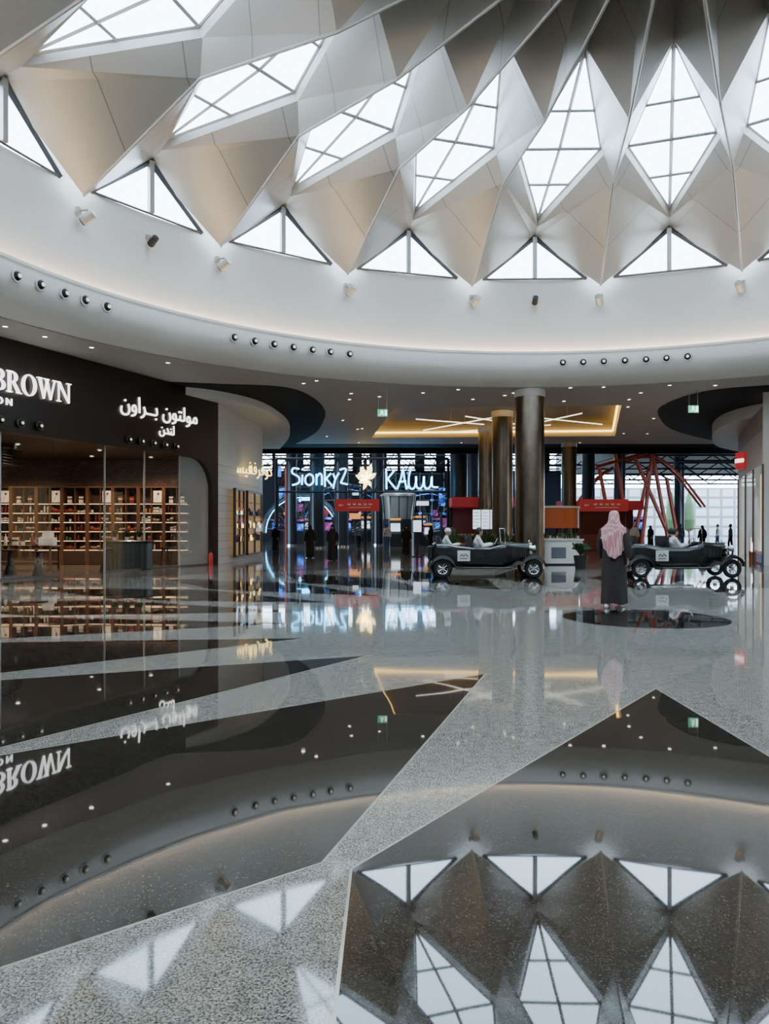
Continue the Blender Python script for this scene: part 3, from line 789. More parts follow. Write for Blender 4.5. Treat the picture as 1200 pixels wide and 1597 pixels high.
for px,py in ((597,644),(1082,638)):
    Y=30.7
    e=empty('exit_sign',(X(px,Y),Y,Z(py,Y)),0,label='green running-man exit sign hanging from the ceiling',cat='exit sign',group='hanging exit signs')
    mb=MB(); mb.box((0,0,0),(.40,.05,.28),'green_e'); mb.obj('panel',parent=e)
    mb=MB(); mb.sph((-.03,-.03,.09),.025,'sign_white',8,6); mb.tube([(-.03,-.03,.06),(-.01,-.03,-.01),(.05,-.03,-.09)],.014,'sign_white',6); mb.tube([(-.01,-.03,-.01),(-.08,-.03,-.05),(-.1,-.03,-.1)],.012,'sign_white',6); mb.tube([(-.08,-.03,.02),(-.02,-.03,.05),(.05,-.03,.03)],.011,'sign_white',6); mb.box((.13,-.03,0),(.07,.01,.2),'sign_white'); mb.obj('pictogram',parent=e)
    mb=MB()
    for q in(-.17,.17): mb.cyl((q,0,.14),(q,0,ZS-Z(py,Y)-.02),.008,.008,'frame',6)
    mb.obj('hanger',parent=e)

# ------------------------------------------------------------------ amusement hall
mb=MB(); Y=96
x0,x1=-45,22
mb.box(((x0+x1)/2,Y,4.3),(x1-x0,.4,8.6),'dark'); mb.box(((x0+x1)/2,Y,13),(x1-x0,.4,4.6),'dark')
x=x0
while x<x1:
    mb.box((x,Y,9.6),(random.choice((.4,1.2,.6,2.2)),.4,2.4),'dark'); x+=2.6
mb.obj('wall_hall',kind='structure')
mb=MB(); mb.box((-12,75,13.2),(68,46,.3),'dark'); mb.box((41,74,8.2),(38,44,.25),'dark'); mb.box((22,75,10.7),(.3,46,5),'dark'); mb.obj('ceiling_hall',kind='structure')
mb=MB(); mb.box((-45,74,6.6),(.3,46,13.2),'dark'); mb.obj('wall_hall_side',kind='structure')
mb=MB(); mb.box((5,53.6,10.2),(90,.3,6.6),'dark'); mb.obj('wall_hall_front',kind='structure')
mb=MB(); mb.box((60,60,4.2),(.3,70,8.4),'dark'); mb.obj('wall_hall_far',kind='structure')
for (x,y) in ((-8,56),(0,57),(-9,64),(1,66),(-6,76),(4,78),(12,60)):  # invented lamps, added only to brighten the far hall
    e=empty('hall_fill_lamp',(x,y,11.4),0,label='round bluish fill lamp added to brighten the amusement hall',cat='ceiling lamp',group='added fill lamps in the amusement hall')
    mb=MB(); mb.lathe([(.45,0),(.5,.1),(.2,.4),(0,.42)],'black_m',20); mb.obj('shade',parent=e)
    mb=MB(); mb.cyl((0,0,.03),(0,0,.05),.42,.42,'hall_lamp',20); mb.obj('diffuser',parent=e)
    mb=MB(); mb.cyl((0,0,.42),(0,0,1.65),.02,.02,'black_m',6); mb.obj('hanger',parent=e)
    light('lamp_light',(0,0,-.05),2600,(.72,.85,1),e,.3,150)
for j,Y in enumerate((60,68,76,84,92)):
    e=empty('roof_truss',(0,Y,0),0,label='dark steel roof truss over the ride area',cat='roof truss',group='steel trusses over the ride area')
    mb=MB(); mb.tube([(23,0,7.9),(55,0,7.9)],.1,'black_m',6); mb.tube([(23,0,6.7),(55,0,6.7)],.1,'black_m',6)
    for i in range(16): mb.tube([(23+2*i,0,7.9 if i%2 else 6.7),(25+2*i,0,6.7 if i%2 else 7.9)],.06,'black_m',6)
    mb.obj('lattice',parent=e)
for j,(Y,z0) in enumerate(((70,7.2),(80,7.9),(88,8.2))):
    e=empty('roof_truss',(0,Y,0),0,label='dark steel lattice gantry spanning the arcade hall',cat='roof truss',group='lattice gantries over the arcade hall')
    mb=MB(); mb.tube([(-26,0,z0),(20,0,z0)],.09,'black_m',6); mb.tube([(-26,0,z0+1.1),(20,0,z0+1.1)],.09,'black_m',6)
    for i in range(30): mb.tube([(-26+1.5*i,0,z0 if i%2 else z0+1.1),(-24.5+1.5*i,0,z0+1.1 if i%2 else z0)],.05,'black_m',6)
    mb.obj('lattice',parent=e)
mb=MB(); mb.box((45,130,4.0),(70,6,8),'white'); 
me=mb.mesh('office_building'); uv=me.uv_layers.new(name='UV')
for p in me.polygons:
    for li in p.loop_indices:
        c=me.vertices[me.loops[li].vertex_index].co; uv.data[li].uv=(c.x+c.y,c.z)
me.materials.clear(); me.materials.append(M['facade'])
place('wall_exterior',me,kind='structure')

NYY=55.3
ns_=empty('neon_sign',(0,NYY,0),0,label='cyan neon lettering with a gold petal emblem on a gantry',cat='sign')
def zz(py): return Z(py,NYY)
def strokes(px0,px1,py0,py1,segs,wd=.06):
    for sg in segs:
        pts=[Vector((X(px0+(px1-px0)*x,NYY),0,zz(py1+(py0-py1)*y))) for x,y in sg]
        pts=smoothpts(pts,5) if len(pts)>2 else pts
        mb=MB(); mb.ribbon(pts,wd,'cyan'); mb.obj('letter_stroke',parent=ns_)
strokes(456,540,729,759,[
 [(.13,.92),(.02,.95),(.0,.72),(.12,.5),(.12,.2),(.0,.08)],
 [(.19,.62),(.18,.1)],[(.185,.85),(.20,.95)],
 [(.32,.66),(.25,.5),(.25,.2),(.32,.08),(.39,.25),(.38,.55),(.32,.66)],
 [(.45,.08),(.45,.66)],[(.45,.5),(.51,.68),(.55,.55),(.55,.08)],
 [(.61,.0),(.60,.98)],[(.72,.7),(.615,.38)],[(.63,.42),(.74,.05)],
 [(.76,.68),(.80,.38)],[(.87,.72),(.80,.38),(.76,-.1)],
 [(.88,.88),(1.,.9),(.90,.2)],[(.90,.2),(1.03,.12)]])
strokes(600,682,731,763,[
 [(.04,.0),(.03,1.)],[(.20,.95),(.05,.48)],[(.06,.5),(.22,.0)],
 [(.24,.0),(.31,.5),(.35,.95),(.38,.5),(.42,.0)],[(.27,.35),(.41,.4)],
 [(.50,1.),(.46,.5),(.48,.08),(.56,.05),(.60,.4),(.60,.62)],[(.60,.62),(.61,.15),(.67,.03),(.73,.2),(.75,.62)],[(.75,.62),(.76,.15),(.82,.03),(.88,.2),(.90,.62),(.91,.15),(1.02,.1)]])
mb=MB()
for a,l,wd in ((75,1.2,.24),(118,1.05,.28),(35,.8,.22),(160,.9,.26),(200,.65,.2),(250,.8,.16),(300,.6,.16)):
    c=Vector((X(573,NYY),-.1,zz(748))); d=Vector((math.cos(rad(a)),0,math.sin(rad(a)))); p=Vector((-d.z,0,d.x))
    pts=[]
    for i in range(13):
        t=i/12; pts.append(c+d*l*t+p*wd*math.sin(math.pi*t)*(1.-.25*t))
    for i in range(11,0,-1):
        t=i/12; pts.append(c+d*l*t-p*wd*math.sin(math.pi*t)*.8)
    mb.add(pts,[tuple(range(len(pts)))],'gold_neon')
mb.obj('emblem',parent=ns_)
mb=MB(); mb.tube([(X(430,NYY),.3,6.5),(X(700,NYY),.3,6.5)],.10,'black_m',6); mb.tube([(X(430,NYY),.3,4.1),(X(700,NYY),.3,4.1)],.08,'black_m',6)
for i in range(14): mb.tube([(X(430+19.3*i,NYY),.3,6.5 if i%2 else 4.1),(X(449.3+19.3*i,NYY),.3,4.1 if i%2 else 6.5)],.04,'black_m',6)
for px in (430,570,700): mb.cyl((X(px,NYY),.3,0),(X(px,NYY),.3,6.5),.12,.12,'black_m',8)
mb.obj('gantry',parent=ns_)

used=[(X(px,Y),Y) for px,Y,d in cols_far]
used+=[(X(622,64),64),(X(452,68),68),(X(560,56.8),56.8),(X(604,53),53)]
for q in(-2.4,-1.2,0,1.2,2.4): 
    for px,Y in ((540,78),(668,80),(470,74)): used.append((X(px,Y)+q*1.9,Y))
def freepos(pxa,pxb,ya,yb,dmin=2.4):
    for _ in range(400):
        Y=random.uniform(ya,yb); x=X(random.uniform(pxa,pxb),Y)
        if all(math.hypot(x-a,Y-b)>dmin for a,b in used): used.append((x,Y)); return x,Y
    return None
def arcade(k1,k2):
    e=empty('arcade_machine',(0,0,0),0,label='arcade cabinet with glowing screen and coloured marquee',cat='arcade machine',group='glowing arcade cabinets in the hall')
    mb=MB(); prof=[(0,0),(.9,0),(.9,1.0),(.65,1.15),(.45,1.9),(.75,2.05),(.75,2.3),(0,2.3)]
    n=len(prof); vs=[(-.45,-y,z) for y,z in prof]+[(.45,-y,z) for y,z in prof]
    mb.add(vs,[tuple(range(n)),tuple(range(n,2*n))]+[(j,(j+1)%n,(j+1)%n+n,j+n) for j in range(n)],'black_m'); mb.obj('cabinet',parent=e)
    mb=MB(); mb.add([(-.38,-.66,1.2),(.38,-.66,1.2),(.38,-.47,1.85),(-.38,-.47,1.85)],[(0,1,2,3)],k1); mb.obj('screen',parent=e)
    mb=MB(); mb.box((0,-.76,2.17),(.86,.03,.18),k2); mb.obj('marquee',parent=e)
    return e
am=[arcade('blue_e','pink_e'),arcade('white_e','orange_e'),arcade('pink_e','blue_e')]
for i in range(28):
    ps=freepos(430,700,60,90) if i<23 else freepos(935,1000,60,85)
    if not ps: ps=(X(500,90),92.5+i*.1)
    s=random.uniform(.8,1.4)
    if i<3: am[i].location=(*ps,0)
    else: copy_tree(am[i%3],(*ps,0),random.uniform(-.4,.4),scale=(s,s,s))
for (px,py,w_,h__,k,lab) in ((443,770,.7,1.2,'blue_e','blue lit panel'),(470,792,.7,.9,'pink_e','pink lit panel'),(690,775,.7,2.0,'blue_e','blue lit panel'),(716,776,1.6,.4,'blue_e','blue lit band'),(655,785,1.2,.4,'white_e','white lit panel'),(560,805,1.0,.5,'orange_e','orange lit panel'),(510,800,.6,.8,'red_e','red lit panel'),(436,735,.6,1.0,'blue_e','blue lit panel'),(603,790,.5,1.4,'blue_e','blue lit panel'),(550,770,.7,.35,'white_e','white lit panel'),(678,800,.5,.7,'pink_e','pink lit panel'),(485,778,1.2,.3,'cyan','cyan lit panel'),(635,775,.9,.3,'cyan','cyan lit panel'),(525,772,.4,1.0,'blue_e','blue lit panel')):
    ps=freepos(px-6,px+6,63,92,1.6)
    if not ps: continue
    x,Y=ps
    e=empty('light_box',(x,Y,0),0,label=lab+' on a slim post in the hall',cat='light box',group='coloured light boxes in the hall')
    mb=MB(); mb.box((0,0,Z(py,Y)),(w_,.15,h__),k); mb.obj('panel',parent=e)
    mb=MB(); mb.cyl((0,.1,0),(0,.1,Z(py,Y)),.08,.08,'black_m',8); mb.obj('post',parent=e)
e=empty('round_kiosk',(X(622,64),64,0),0,label='round metallic and glazed kiosk tower in the hall',cat='kiosk')
mb=MB(); mb.cyl((0,0,0),(0,0,2.2),1.3,1.3,'column_d',28); mb.cyl((0,0,2.2),(0,0,4.1),1.2,1.45,'frame',28); mb.obj('drum',parent=e,smooth=True)
mb=MB(); mb.lathe([(1.55,4.1),(1.5,4.25),(.9,4.5),(0,4.6)],'frame',28); mb.obj('roof',parent=e,smooth=True)
for i in range(12):
    a=2*math.pi*i/12; mb=MB(); mb.cyl((1.32*math.cos(a),1.32*math.sin(a),2.2),(1.5*math.cos(a),1.5*math.sin(a),4.1),.04,.04,'black_m',6); mb.obj('mullion',parent=e)
for px,Y,r,k in ((540,78,4.4,'blue_e'),(668,80,4.0,'blue_e'),(470,74,3.4,'cyan')):
    e=empty('ride_arch',(X(px,Y),Y,0),0,label='glowing neon arch of an indoor ride',cat='amusement ride',group='neon arches of indoor rides')
    mb=MB(); mb.tube([(r*math.cos(math.pi*t/20),0,1+r*math.sin(math.pi*t/20)) for t in range(21)],.05,k,6); mb.obj('neon_tube',parent=e)
    mb=MB(); mb.tube([(1.1*r*math.cos(math.pi*t/20),.2,1+1.1*r*math.sin(math.pi*t/20)) for t in range(21)],.16,'frame_dark',6)
    for sx in(-1.1*r,1.1*r): mb.cyl((sx,.2,0),(sx,.2,1),.18,.18,'black_m',8)
    for i in range(12):
        t=math.pi*(i+.5)/12; mb.tube([(0,.2,1),(1.1*r*math.cos(t),.2,1+1.1*r*math.sin(t))],.05,'frame_dark',5)
    mb.obj('frame',parent=e)
e=empty('climbing_frame',(X(560,93),93,0),0,label='tall dark steel climbing lattice with small blue lamps',cat='amusement ride')
mb=MB()
for i in range(15): mb.cyl((-10+i*1.45,0,0),(-10+i*1.45,0,8.2),.07,.07,'frame',5)
for z in (1.6,3.2,4.8,6.4,8.0): mb.tube([(-10,0,z),(10.3,0,z)],.07,'frame',5)
for i in range(14):
    z=1.6*random.randint(0,4); mb.tube([(-10+i*1.45,0,z),(-8.55+i*1.45,0,z+1.6)],.05,'coaster' if i%4==0 else 'frame',5)
mb.obj('lattice',parent=e)
for i in range(24):
    mb=MB(); mb.sph((-10+1.45*random.randint(0,14),-.1,1.6*random.randint(1,5)),.18,random.choice(('cyan','blue_e','white_e')),8,6); mb.obj('lamp',parent=e)
cs=empty('roller_coaster',(0,66,0),0,label='orange-red tubular roller coaster supports and track',cat='roller coaster')
def cp(px,py,dy=0): return (X(px,66+dy),dy,Z(py,66+dy))
for a,b in (((1018,706),(1000,862)),((1018,706),(1046,862)),((1012,735),(985,862)),((990,712),(1050,850)),((960,706),(985,862)),((1040,745),(1062,862)),((935,730),(960,862))):
    mb=MB(); mb.tube([cp(*a),cp(*b)],.17,'coaster',10); mb.obj('support',parent=cs)
for off in (0,.9):
    mb=MB(); mb.tube([(p[0],p[1]+off,p[2]) for p in smoothpts([Vector(cp(900,790,4)),Vector(cp(935,745,3)),Vector(cp(975,722,2)),Vector(cp(1020,712,0)),Vector(cp(1060,740,2)),Vector(cp(1100,790,4))])],.11,'coaster',8); mb.obj('rail',parent=cs)
e=empty('ride_tower',(X(452,68),68,0),0,label='slender red lattice ride tower',cat='amusement ride')
mb=MB()
for q in(-.35,.35): mb.cyl((q,0,0),(q,0,7),.08,.08,'coaster',6)
for i in range(8): mb.tube([(-.35 if i%2 else .35,0,i*.87),(.35 if i%2 else -.35,0,(i+1)*.87)],.05,'coaster',6)
mb.obj('tower',parent=e)
e=empty('ride_beam',(0,58,0),0,label='long orange beam spanning the ride entrance',cat='amusement ride')
mb=MB(); mb.tube([(X(930,58),0,Z(728,58)),(X(1010,58),0,Z(706,58))],.12,'coaster',8); mb.obj('beam',parent=e)

for px0,px1,Y in ((523,592,46),(905,980,46)):
    xc=X((px0+px1)/2,Y); wd=X(px1,Y)-X(px0,Y); zc=Z(788,Y)
    e=empty('directional_sign',(xc,Y,0),0,label='long red wayfinding sign with white arrows on thin posts',cat='sign',group='red wayfinding signs')
    mb=MB(); mb.box((0,0,zc),(wd,.12,.72),'redban'); mb.obj('panel',parent=e)
    mb=MB(); mb.prism([(-wd*.42,0),(-wd*.38,.09),(-wd*.38,.03),(-wd*.32,.03),(-wd*.32,-.03),(-wd*.38,-.03),(-wd*.38,-.09)],0,.01,'whitep')
    for i in range(5): mb.prism(rect(-wd*.22+i*wd*.12,-wd*.22+i*wd*.12+wd*.07,0,.10),0,.01,'whitep')
    mb.prism(rect(-wd*.2,wd*.3,-.16,-.11),0,.01,'whitep')
    me=mb.mesh('arrow'); place('arrow',me,(0,-.075,zc),rot=(rad(90),0,0),parent=e)
    mb=MB()
    for q in(-wd*.45,wd*.45): mb.cyl((q,.08,0),(q,.08,zc+.3),.035,.035,'black_m',8)
    mb.obj('post',parent=e)

Y=44
e=empty('food_kiosk',(X(752,Y),Y,0),0,label='red and orange food kiosk with counter',cat='kiosk')
mb=MB(); mb.bbox((0,0,2.95),(3.6,2.0,.55),'redban',.03); mb.obj('fascia',parent=e)
mb=MB(); mb.box((.8,-1.02,2.95),(.9,.03,.3),'orange_e'); mb.obj('sign_panel',parent=e)
mb=MB(); mb.bbox((0,-.6,.55),(3.6,.6,1.1),'redban',.03); mb.box((0,-.6,1.13),(3.7,.7,.06),'whitep'); mb.obj('counter',parent=e)
for sx in(-1.7,1.7): mb=MB(); mb.box((sx,.6,1.4),(.15,.15,2.8),'black_m'); mb.obj('post',parent=e)
mb=MB(); mb.box((0,.95,1.6),(3.5,.05,2.4),'maroon'); mb.obj('back_panel',parent=e)
for i in range(3):
    px=744+13.5*i; Yb=40.
    e=empty('menu_board',(X(px,Yb),Yb,0),0,label='white lit menu board on a post',cat='menu board',group='white menu boards')
    mb=MB(); mb.box((0,0,Z(810,Yb)),(.40,.06,1.0),'white_e'); mb.obj('panel',parent=e)
    for r_ in range(5): mb=MB(); mb.box((-.02,-.035,Z(810,Yb)+.35-.17*r_),(.26,.01,.025),'grey_cloth'); mb.obj('menu_line',parent=e)
    mb=MB(); mb.cyl((0,.04,0),(0,.04,Z(812,Yb)),.03,.03,'black_m',8); mb.obj('post',parent=e)
Y=52
e=empty('food_kiosk',(X(935,Y),Y,0),0,label='red café kiosk with slatted orange front',cat='kiosk')
mb=MB(); mb.bbox((0,0,3.0),(5.4,2.0,.6),'redban',.03); mb.obj('fascia',parent=e)
mb=MB(); mb.bbox((0,-.6,.55),(5.0,.6,1.1),'maroon',.03); mb.obj('counter',parent=e)
mb=MB(); mb.box((0,.95,1.6),(5.2,.05,2.4),'maroon'); mb.obj('back_panel',parent=e)
Y=40
e=empty('orange_booth',(X(862,Y),Y,0),0,label='dim orange and white round-fronted café booth',cat='kiosk')
mb=MB(); mb.lathe([(1.35,1.5),(1.35,2.5)],'orange',32); mb.lathe([(1.2,2.5),(1.4,2.52),(1.4,2.62),(0,2.66)],'creamw',32)
for i in range(16):
    a=2*math.pi*i/16; mb.cyl((1.3*math.cos(a),1.3*math.sin(a),1.1),(1.3*math.cos(a),1.3*math.sin(a),1.5),.04,.04,'black_m',6)
mb.obj('shell',parent=e,smooth=True)
mb=MB(); mb.lathe([(1.35,0),(1.35,1.1),(0,1.1)],'creamw',32); mb.obj('base',parent=e,smooth=True)

def roundbox(mb,c,w,d,h,k,r=.3):
    pts=[]
    for cx,cy,a0 in((w/2-r,d/2-r,0),(-w/2+r,d/2-r,90),(-w/2+r,-d/2+r,180),(w/2-r,-d/2+r,270)):
        for j in range(7):
            t=rad(a0+15*j); pts.append((c[0]+cx+r*math.cos(t),c[1]+cy+r*math.sin(t)))
    mb.prism(pts,c[2],c[2]+h,k)
e=empty('planter_counter',(X(876,31.8),31.8,0),0,label='curved white planter counter with rectangular niche',cat='planter')
mb=MB(); roundbox(mb,(0,0,.06),1.7,.8,.94,'creamw'); roundbox(mb,(0,0,1.0),1.8,.9,.06,'creamw',.34); roundbox(mb,(0,0,0),1.6,.7,.06,'black_m'); mb.obj('body',parent=e)
mb=MB(); mb.bbox((-.2,-.40,.5),(.6,.03,.45),'grey_cloth',.01); mb.obj('niche',parent=e)
mb=MB()
for i in range(60):
    x=random.uniform(-.7,.7); y=random.uniform(-.25,.25); a=random.uniform(0,6.28); d=Vector((math.cos(a),math.sin(a),0)); p=Vector((x,y,1.06)); q=p+Vector((0,0,random.uniform(.1,.3)))+d*.12; sd=Vector((-d.y,d.x,0))*.05; m_=p.lerp(q,.6)
    mb.add([p,m_-sd,q,m_+sd],[(0,1,2,3)],'green')
mb.obj('foliage',parent=e)
pl=pottedplant(.38,.5,60,'black_m',.26,.5); pl['label']='bushy green plant in a large black pot on the floor'; pl['category']='potted plant'; pl.location=(X(906,28.5),28.5,0)
e=empty('planter_box',(X(758,34),34.6,0),0,label='long low dark planter box full of green plants',cat='planter')
mb=MB(); mb.bbox((0,0,.4),(3.2,.6,.8),'ring',.05); mb.obj('body',parent=e)
mb=MB()
for i in range(200):
    x=random.uniform(-1.5,1.5); y=random.uniform(-.25,.25); hgt=random.uniform(.2,.6); a=random.uniform(0,6.28); d=Vector((math.cos(a),math.sin(a),0))
    p=Vector((x,y,.78)); q=p+Vector((0,0,hgt))+d*.18; sd=Vector((-d.y,d.x,0))*.05; m_=p.lerp(q,.6)
    mb.add([p,m_-sd,q,m_+sd],[(0,1,2,3)],'green')
mb.obj('foliage',parent=e)
pl2=copy_tree(pl,(4.75,31.5,0),1.0,label='leafy green plant in a black pot beside the steel column')
e=empty('information_stand',(X(651,40),40,0),0,label='slim black digital information stand with lit screen',cat='information stand')
mb=MB(); mb.bbox((0,0,.75),(.12,.12,1.5),'black_m',.01); mb.box((0,0,.02),(.5,.4,.04),'black_m'); mb.obj('post',parent=e)
mb=MB(); mb.bbox((0,-.05,1.6),(.5,.06,.7),'black_m',.01); mb.box((0,-.085,1.6),(.42,.01,.6),'white_e'); mb.obj('screen',parent=e)

for px in (1048,1075):
    e=empty('cypress_tree',(X(px,112),112,0),0,label='slim dark green cypress tree outside',cat='tree',group='cypress trees outside')
    mb=MB(); mb.lathe([(0,.8),(.7,1.2),(.9,2.6),(.6,5.0),(.1,6.6)],'green',14); mb.obj('foliage',parent=e)
    mb=MB(); mb.cyl((0,0,0),(0,0,1.2),.15,.12,'wood',8); mb.obj('trunk',parent=e)

# ------------------------------------------------------------------ people
def sit_pose():
    J=dict(pel=(0,0,.12),che=(0,-.04,.46),nek=(0,-.02,.64),hd=(0,.03,.80))
    for s,n in((-1,'L'),(1,'R')):
        J['sh'+n]=(s*.18,-.03,.57);J['el'+n]=(s*.22,.12,.34);J['wr'+n]=(s*.13,.38,.40)
        J['hi'+n]=(s*.09,.0,.10);J['kn'+n]=(s*.12,.44,.13);J['an'+n]=(s*.12,.60,-.16);J['to'+n]=(s*.12,.74,-.19)
    return J
def stand_pose(stride=0.,swing=0.):
    J=dict(pel=(0,0,.95),che=(0,0,1.27),nek=(0,0,1.46),hd=(0,.02,1.63))
    for s,n in((-1,'L'),(1,'R')):
        J['sh'+n]=(s*.18,0,1.40);J['el'+n]=(s*.25,-.03-s*swing*.5,1.13);J['wr'+n]=(s*.25,.06-s*swing,.90)
        J['hi'+n]=(s*.09,0,.92);J['kn'+n]=(s*.10,.03+s*stride*.55,.50);J['an'+n]=(s*.09,s*stride,.09);J['to'+n]=(s*.10,s*stride+.17,.035)
    return J
def body_mesh(J,voxel=.012):
    mb=MB(); V=lambda k:Vector(J[k])
    c=mb.cap
    c(V('pel')+Vector((-.06,0,0)),.115,V('pel')+Vector((.06,0,0)),.115)
    c(V('pel'),.13,V('che'),.12); c(V('che')+Vector((-.07,0,0)),.115,V('che')+Vector((.07,0,0)),.115)
    c(V('shL'),.06,V('shR'),.06); c(V('che'),.10,V('nek'),.055); c(V('nek'),.052,V('hd')-Vector((0,.01,.04)),.05)
    h=V('hd'); mb.sph(h,.1,'b',18,12,(.76,.95,1.15)); mb.sph(h+Vector((0,.03,-.065)),.055,'b',12,8,(.9,1,.8))
    mb.cap(h+Vector((0,.085,.01)),.010,h+Vector((0,.108,-.02)),.014); mb.cap(h+Vector((-.016,.085,-.055)),.010,h+Vector((.016,.085,-.055)),.010)
    for s in(-1,1): mb.sph(h+Vector((s*.078,0,-.005)),.03,'b',8,6,(.4,.7,1.1)); mb.sph(h+Vector((s*.03,.08,.03)),.014,'b',8,6)
    for n,s in(('L',-1),('R',1)):
        c(V('sh'+n),.058,V('el'+n),.044); c(V('el'+n),.043,V('wr'+n),.028)
        c(V('hi'+n),.088,V('kn'+n),.058); c(V('kn'+n),.056,V('an'+n),.038); c(V('an'+n),.04,V('to'+n),.032)
        c(V('an'+n)-Vector((0,.04,.04)),.035,V('to'+n),.03)
        w_=V('wr'+n); d=(w_-V('el'+n)).normalized(); side=Vector((0,1,0)) if abs(d.z)>.6 else Vector((-s,0,0))
        side=(side-d*side.dot(d)).normalized(); nrm=d.cross(side).normalized()
        if nrm.dot(Vector((-s,0,-.5)))<0: nrm=-nrm
        for q in(-.025,0,.025): c(w_+d*.01+side*q*.5,.017,w_+d*.085+side*q,.015)
        fr=max(.009,voxel*.85)
        for q,l in((-.034,.055),(-.012,.072),(.012,.078),(.034,.068)):
            b0=w_+d*.088+side*q; b1=b0+d*l*.55+nrm*.01; b2=b1+d*l*.35+nrm*.03
            c(b0,fr,b1,fr*.95); c(b1,fr*.95,b2,fr*.85)
        t0=w_+d*.03+side*.03; t1=t0+d*.035+side*.03+nrm*.012; c(t0,fr*1.1,t1,fr); c(t1,fr,t1+d*.03+nrm*.012,fr*.85)
    return remesh(mb,'person',voxel,'skin',2)
def cloth(J,segs,inf,k,voxel=.016):
    mb=MB(); rr_=dict(pel=.13,che=.125,nek=.055,sh=.06,el=.046,wr=.036,hi=.092,kn=.064,an=.05)
    def g(k_): return Vector(J[k_]),rr_[k_[:2]] if k_ not in('pel','che','nek') else rr_[k_]
    for a,b in segs:
        pa,ra_=g(a); pb,rb=g(b); mb.cap(pa,ra_+inf,pb,rb+inf)
    if ('pel','che') in segs:
        for k_ in('pel','che'):
            p=Vector(J[k_]); mb.cap(p+Vector((-.07,0,0)),.115+inf,p+Vector((.07,0,0)),.115+inf)
    return remesh(mb,'cloth',voxel,k,3)
UP=[('pel','che'),('shL','shR'),('che','nek'),('shL','elL'),('elL','wrL'),('shR','elR'),('elR','wrR')]
LO=[('pel','hiL'),('pel','hiR'),('hiL','knL'),('knL','anL'),('hiR','knR'),('knR','anR')]
def robe(J,hem,k,rx=.26,ry=.2,name='robe'):
    mb=MB(); n=48; rings=[]
    prof=[(1.49,.07,.075),(1.46,.12,.10),(1.42,.20,.115),(1.33,.215,.14),(1.15,.20,.15),(.98,.205,.16),(.8,.212,.17),(.6,.216,.178),(.4,rx*.95,ry*.95),(.22,rx*.98,ry*.98),(hem,rx,ry)]
    for z,a,b in prof:
        g=max(0,1.3-z)
        rings.append([(a*math.cos(t)*(1+.05*g*math.sin(6*t+z*1.5)+.03*g*math.sin(11*t-z)),b*math.sin(t)*(1+.07*g*math.sin(7*t+1+z)),z+.012*math.sin(3*t)*g) for t in [2*math.pi*j/n for j in range(n)]])
    mb.loft(rings,k,False)
    for q in 'LR':
        s,e_,w_=[Vector(J[x+q]) for x in('sh','el','wr')]
        mb.tube([s,s.lerp(e_,.5),e_,e_.lerp(w_,.5),w_.lerp(e_,.06)],[.085,.08,.07,.066,.064],k,14,True)
    return mb.mesh(name,True)
def shoes(J,k):
    mb=MB()
    for n in 'LR':
        a=Vector(J['an'+n]); t=Vector(J['to'+n]); mb.cap(Vector((a.x,a.y-.05,t.z+.008)),.043,Vector((t.x,t.y+.02,t.z+.005)),.04,k)
    return mb.mesh('shoes',True)
def eyes(J):
    mb=MB(); h=Vector(J['hd'])
    for s in(-1,1): mb.sph(h+Vector((s*.03,.093,.018)),.009,'hair',8,6)
    return mb.mesh('eyes')
def hairm(J,k='hair'):
    mb=MB(); h=Vector(J['hd']); mb.sph(h+Vector((0,-.02,.025)),.108,k,18,12,(.80,.95,1.08))
    return mb.mesh('hair',True)
def scarf(J,k,folds=.05,long=1.):
    mb=MB(); n=72; h=Vector(J['hd']); rings=[]
    prof=[(.128,.02,.02,0),(.12,.052,.058,0),(.09,.080,.094,-.005),(.03,.092,.112,-.012),(-.05,.098,.112,-.02),(-.11,.120,.118,-.028),(-.17,.178,.132,-.035),(-.22,.224,.146,-.04),(-.28,.236,.158,-.043),(-.36,.232,.166,-.046),(-.46,.215,.172,-.055)]
    for dz,a,b,oy in prof:
        ring=[]
        for j in range(n):
            t=2*math.pi*j/n; f=math.sin(t); bb=b; zz_=dz
            amp=min(1,max(0,-dz+.02)*4)
            if -.15<dz<0 and f>0: bb=b*(1-.35*f)
            if dz<-.3:
                zz_=dz-(.26*long*max(0,-f)**2 if dz<-.4 else .12*max(0,-f)**2)+.12*max(0,f)-.10*math.cos(t)*(1 if dz<-.4 else .4)
            ww=1+folds*amp*(math.sin(9*t+dz*6)+.6*math.sin(17*t+2))
            ring.append((h.x+a*math.cos(t)*ww,h.y+oy+bb*math.sin(t)*ww,h.z+zz_+.012*amp*math.sin(11*t)))
        rings.append(ring)
    mb.loft(rings,k,False)
    return mb.mesh('headscarf',True)
J=stand_pose(.13,.10)
p=place('person',body_mesh(J,.008),(4.40,14.75,.004),rad(-28),label='person walking away in a dark ankle-length robe and red-white checked headscarf',cat='person',scale=(1.06,1.06,1.06))
place('robe',robe(J,.085,'robe_dark',.225,.235),parent=p); place('headscarf',scarf(J,'shemagh',.06),parent=p)
place('sandals',shoes(J,'terr'),parent=p); place('eyes',eyes(J),parent=p)
